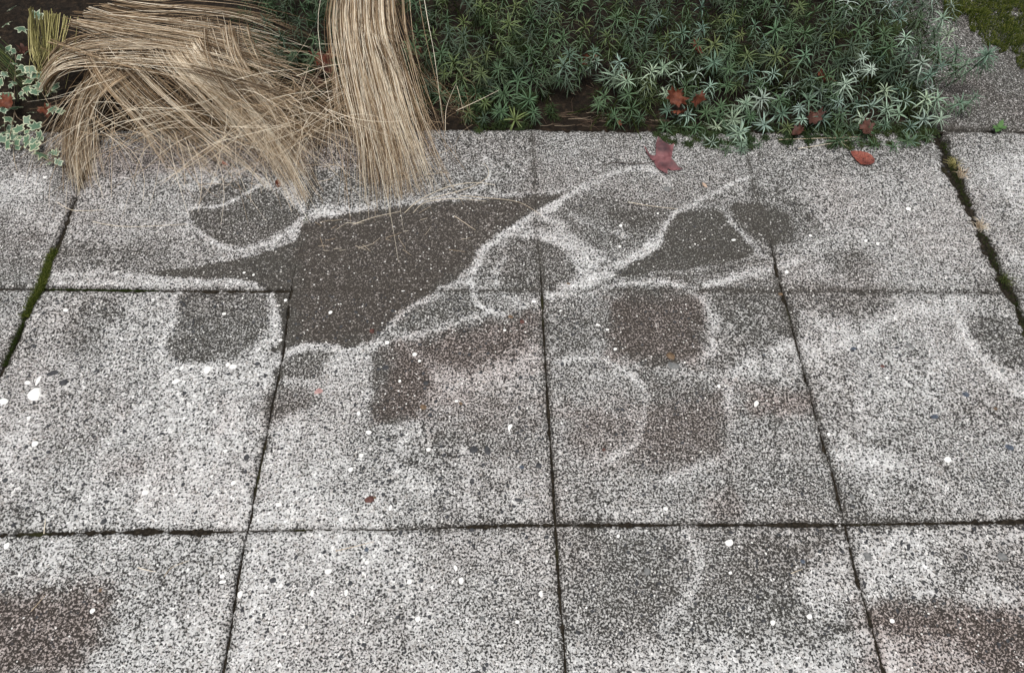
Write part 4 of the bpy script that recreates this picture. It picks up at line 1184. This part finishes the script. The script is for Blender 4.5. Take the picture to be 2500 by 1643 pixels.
straw([(1855, 346), (1930, 334, .002), (2000, 322, .003)], .0010, .85, 'pale straw just in front of the long one at the slab edge')
straw([(1940, 322, .004), (1975, 345)], .0007, .8, 'thin straw slanting off the slab edge left of the oval leaf')
straw([(320, 1318), (345, 1325), (362, 1328)], .0009, .9, 'short straw scrap on the lower left slab')
straw([(381, 1340), (400, 1318), (440, 1302)], .0007, .8, 'hooked thin straw on the lower left slab')
straw([(102, 1240), (104, 1222), (106, 1205)], .0013, .95, 'short pale straw standing beside the lower joint')
straw([(780, 1280), (830, 1268), (870, 1258)], .0009, .7, 'faint straw scrap below the lower joint in the middle')
straw([(72, 1420), (90, 1400), (105, 1382)], .0009, .7, 'faint straw on the brown stain at the lower left')
straw([(1838, 1332), (1865, 1322)], .0009, .85, 'short white straw scrap on the lower right slab')
rs = random.Random(12)
for _ in range(26):
    px, py = rs.uniform(730, 1080), rs.uniform(490, 590)
    a, L = rs.uniform(-1.2, 1.4), rs.uniform(10, 45)
    straw([(px, py), (px + L * .5 * math.cos(a), py + L * .3 * math.sin(a) + rs.uniform(-1, 1)), (px + L * math.cos(a), py + L * .6 * math.sin(a))], .0005, rs.uniform(.6, 1), 'tiny straw scrap scattered on the big dark diagonal mark', 'straw scraps on the dark mark')
for _ in range(34):
    px, py = rs.uniform(300, 1020), rs.uniform(330, 440)
    a, L = rs.uniform(-1.2, 1.2), rs.uniform(25, 95)
    straw([(px, py), (px + L * .5, py + L * .3 * math.sin(a) + rs.uniform(-6, 6)), (px + L * math.cos(a), py + L * .6 * math.sin(a))], .0006, rs.uniform(.45, .9), 'loose straw on the slabs under the drooping straw grasses', 'loose straws under the grass')
for _ in range(46):
    px, py = rs.uniform(1240, 1640), rs.uniform(262, 299)
    a, L = rs.uniform(-.5, .5), rs.uniform(18, 80)
    straw([(px, py, .002), (px + L * .5, py + rs.uniform(-3, 3), .004), (px + L * math.cos(a), py + .35 * L * math.sin(a), .002)], .0007, rs.uniform(.2, .9), 'brown twig scrap on the soil along the slab edge', 'twig litter at the slab edge', M_TWIG, 'twig')
for _ in range(26):
    px, py = rs.uniform(1250, 1430), rs.uniform(190, 290)
    a, L = rs.uniform(0, 6.28), rs.uniform(10, 45)
    straw([(px, py, .004), (px + L * .5 * math.cos(a), py + L * .4 * math.sin(a), .012), (px + L * math.cos(a), py + L * .7 * math.sin(a), .004)], .0006, rs.uniform(.2, 1), 'thin dry twig on the bare dark soil gap', 'twigs on the bare soil', M_TWIG, 'twig')

# ------------------------------------------------------------------ moss, tufts and a weed in the joints
def moss(name, label, n, where, h, r, seed, tone=(.1, .9)):
    rr = random.Random(seed)
    st = Strands()
    org = None
    for _ in range(n):
        x, y, z, hs_ = where(rr)
        if org is None: org = (x, y, 0)
        a = rr.uniform(0, 6.28); lean = rr.uniform(.1, .9); H = h * hs_ * rr.uniform(.6, 1.3)
        p = np.array([x, y, z])
        q = p + np.array([math.cos(a) * H * lean * .5, math.sin(a) * H * lean * .5, H * .6])
        e = p + np.array([math.cos(a) * H * lean * 1.2, math.sin(a) * H * lean * 1.2, H * (1.0 - .3 * lean)])
        tn = rr.uniform(*tone)
        st.add(np.array([p, q, e]), r * rr.uniform(.7, 1.3), tn * .5, .4, tn)
    o = st.build(name, M_MOSS, None, org)
    tag(o, label, 'moss', kind='stuff')
def along_col(f, w, y0, y1, peak=None):
    def g(rr):
        y = rr.uniform(y0, y1) if peak is None else min(y1, max(y0, rr.gauss(peak, (y1 - y0) * .28)))
        return float(f(y)) + rr.gauss(0, w * .5), y, -.006 + .005 * rr.random(), 1.0
    return g
yA = lambda py: D(100, py)[1]
moss('joint_moss', 'yellow-green moss filling the left wide joint at its crossing', 2600, along_col(fA, .009, yA(735), yA(585), yA(655)), .011, .0006, 1, (.2, 1))
moss('joint_moss', 'thin dark moss line in the lower end of the left wide joint', 700, along_col(fA, .006, D(20, 850)[1], D(60, 740)[1]), .006, .0005, 2, (.0, .6))
yE = lambda px, py: D(px, py)[1]
moss('joint_moss', 'short moss along the shaded upper end of the right wide joint', 420, along_col(fE, .012, yE(2270, 480), yE(2190, 330)), .008, .0006, 3, (.0, .6))
moss('joint_moss', 'sparse moss along the lower half of the right wide joint', 420, along_col(fE, .013, yE(2390, 760), yE(2290, 540)), .008, .0006, 4, (.0, .5))
def r1strip(rr):
    x = rr.uniform(float(fA(0)) + .02, -.95)
    return x, float(r1(x)) + rr.gauss(0, .002), -.009, 1
moss('joint_moss', 'dark green moss line in the cross joint left of the dark D-shaped mark', 900, r1strip, .006, .0005, 5, (0, .55))
q0 = G(2500, 105, 0)
def corner(rr):
    px, py = rr.uniform(2300, 2640), rr.uniform(-60, 215)
    while not (px - 2415) * .72 + 112 + 26 * float(fbm(np.array(px / 25.0), np.array(py / 25.0), 77)) >  py or fbm(np.array(px / 40.0), np.array(py / 40.0), 71) < -.45:
        px, py = rr.uniform(2300, 2640), rr.uniform(-60, 215)
    p = G(px, py, .002)
    b = .5 + .5 * float(fbm(np.array(px / 22.0), np.array(py / 22.0), 73))
    return p[0], p[1], .0 + .012 * max(0, b), .6 + b
moss('moss_cushion', 'bright green moss cushions on the dark slab in the upper right corner', 15000, corner, .013, .0009, 6, (.3, 1))
def tuft(px, py, n, h, label, tone, mat=M_GREENB, group=None):
    p = D(px, py, -.006)
    st = Strands()
    for _ in range(n):
        a = random.uniform(0, 6.28); H = h * random.uniform(.5, 1.2); l = random.uniform(.3, 1.3)
        b = p + np.array([random.gauss(0, .004), random.gauss(0, .006), 0])
        c = b + np.array([math.cos(a) * H * l * .4, math.sin(a) * H * l * .4, H * .7])
        e = b + np.array([math.cos(a) * H * l, math.sin(a) * H * l, H * .75])
        st.add(crom([b, c, e], 6), .0007, random.uniform(*tone), .3)
    o = empty('grass_tuft', tuple(p))
    tag(o, label, 'grass tuft', group)
    tag(st.build('blades', mat, o, tuple(p)), kind='stuff')
G_ = 'grass tufts in the right wide joint'
tuft(2212, 385, 60, .022, 'yellow-green grass tuft in the right wide joint nearest the plants', (.4, 1), M_STRAWG, G_)
tuft(2232, 412, 45, .024, 'straw-coloured tuft just below the nearest one in the right wide joint', (.5, 1), M_STRAW, G_)
tuft(2275, 530, 50, .024, 'dry pale grass tuft halfway along the right wide joint', (.5, 1), M_STRAW, G_)
tuft(2335, 655, 40, .022, 'small green grass tuft where the right wide joint meets the cross joint', (.5, 1), M_GREENB, G_)
tuft(713, 515, 26, .010, 'tiny moss-green tuft in the second joint beside the ball mark', (.4, 1), M_GREENB)
# weed seedling with broad leaves in the joint at the upper right
wp = D(2316, 306, 0)
wd = empty('weed_seedling', tuple(wp))
tag(wd, 'small green weed with pointed leaves in the joint at the right edge', 'weed')
for k in range(9):
    a = k * 2.4; L = .016 + .006 * ((k * 7) % 4)
    me_o = leaf_obj('leaf', [(0, 0), (.18, .3), (.2, .6), (0, 1), (-.2, .6), (-.18, .3)], M_WEED, (0, 0, .004 + .001 * k), (RAD(18 + 4 * (k % 3)), 0, a), lambda x, y: -.15 * y * y + .4 * x * x, None, L, cat=None)
    me_o.parent = wd
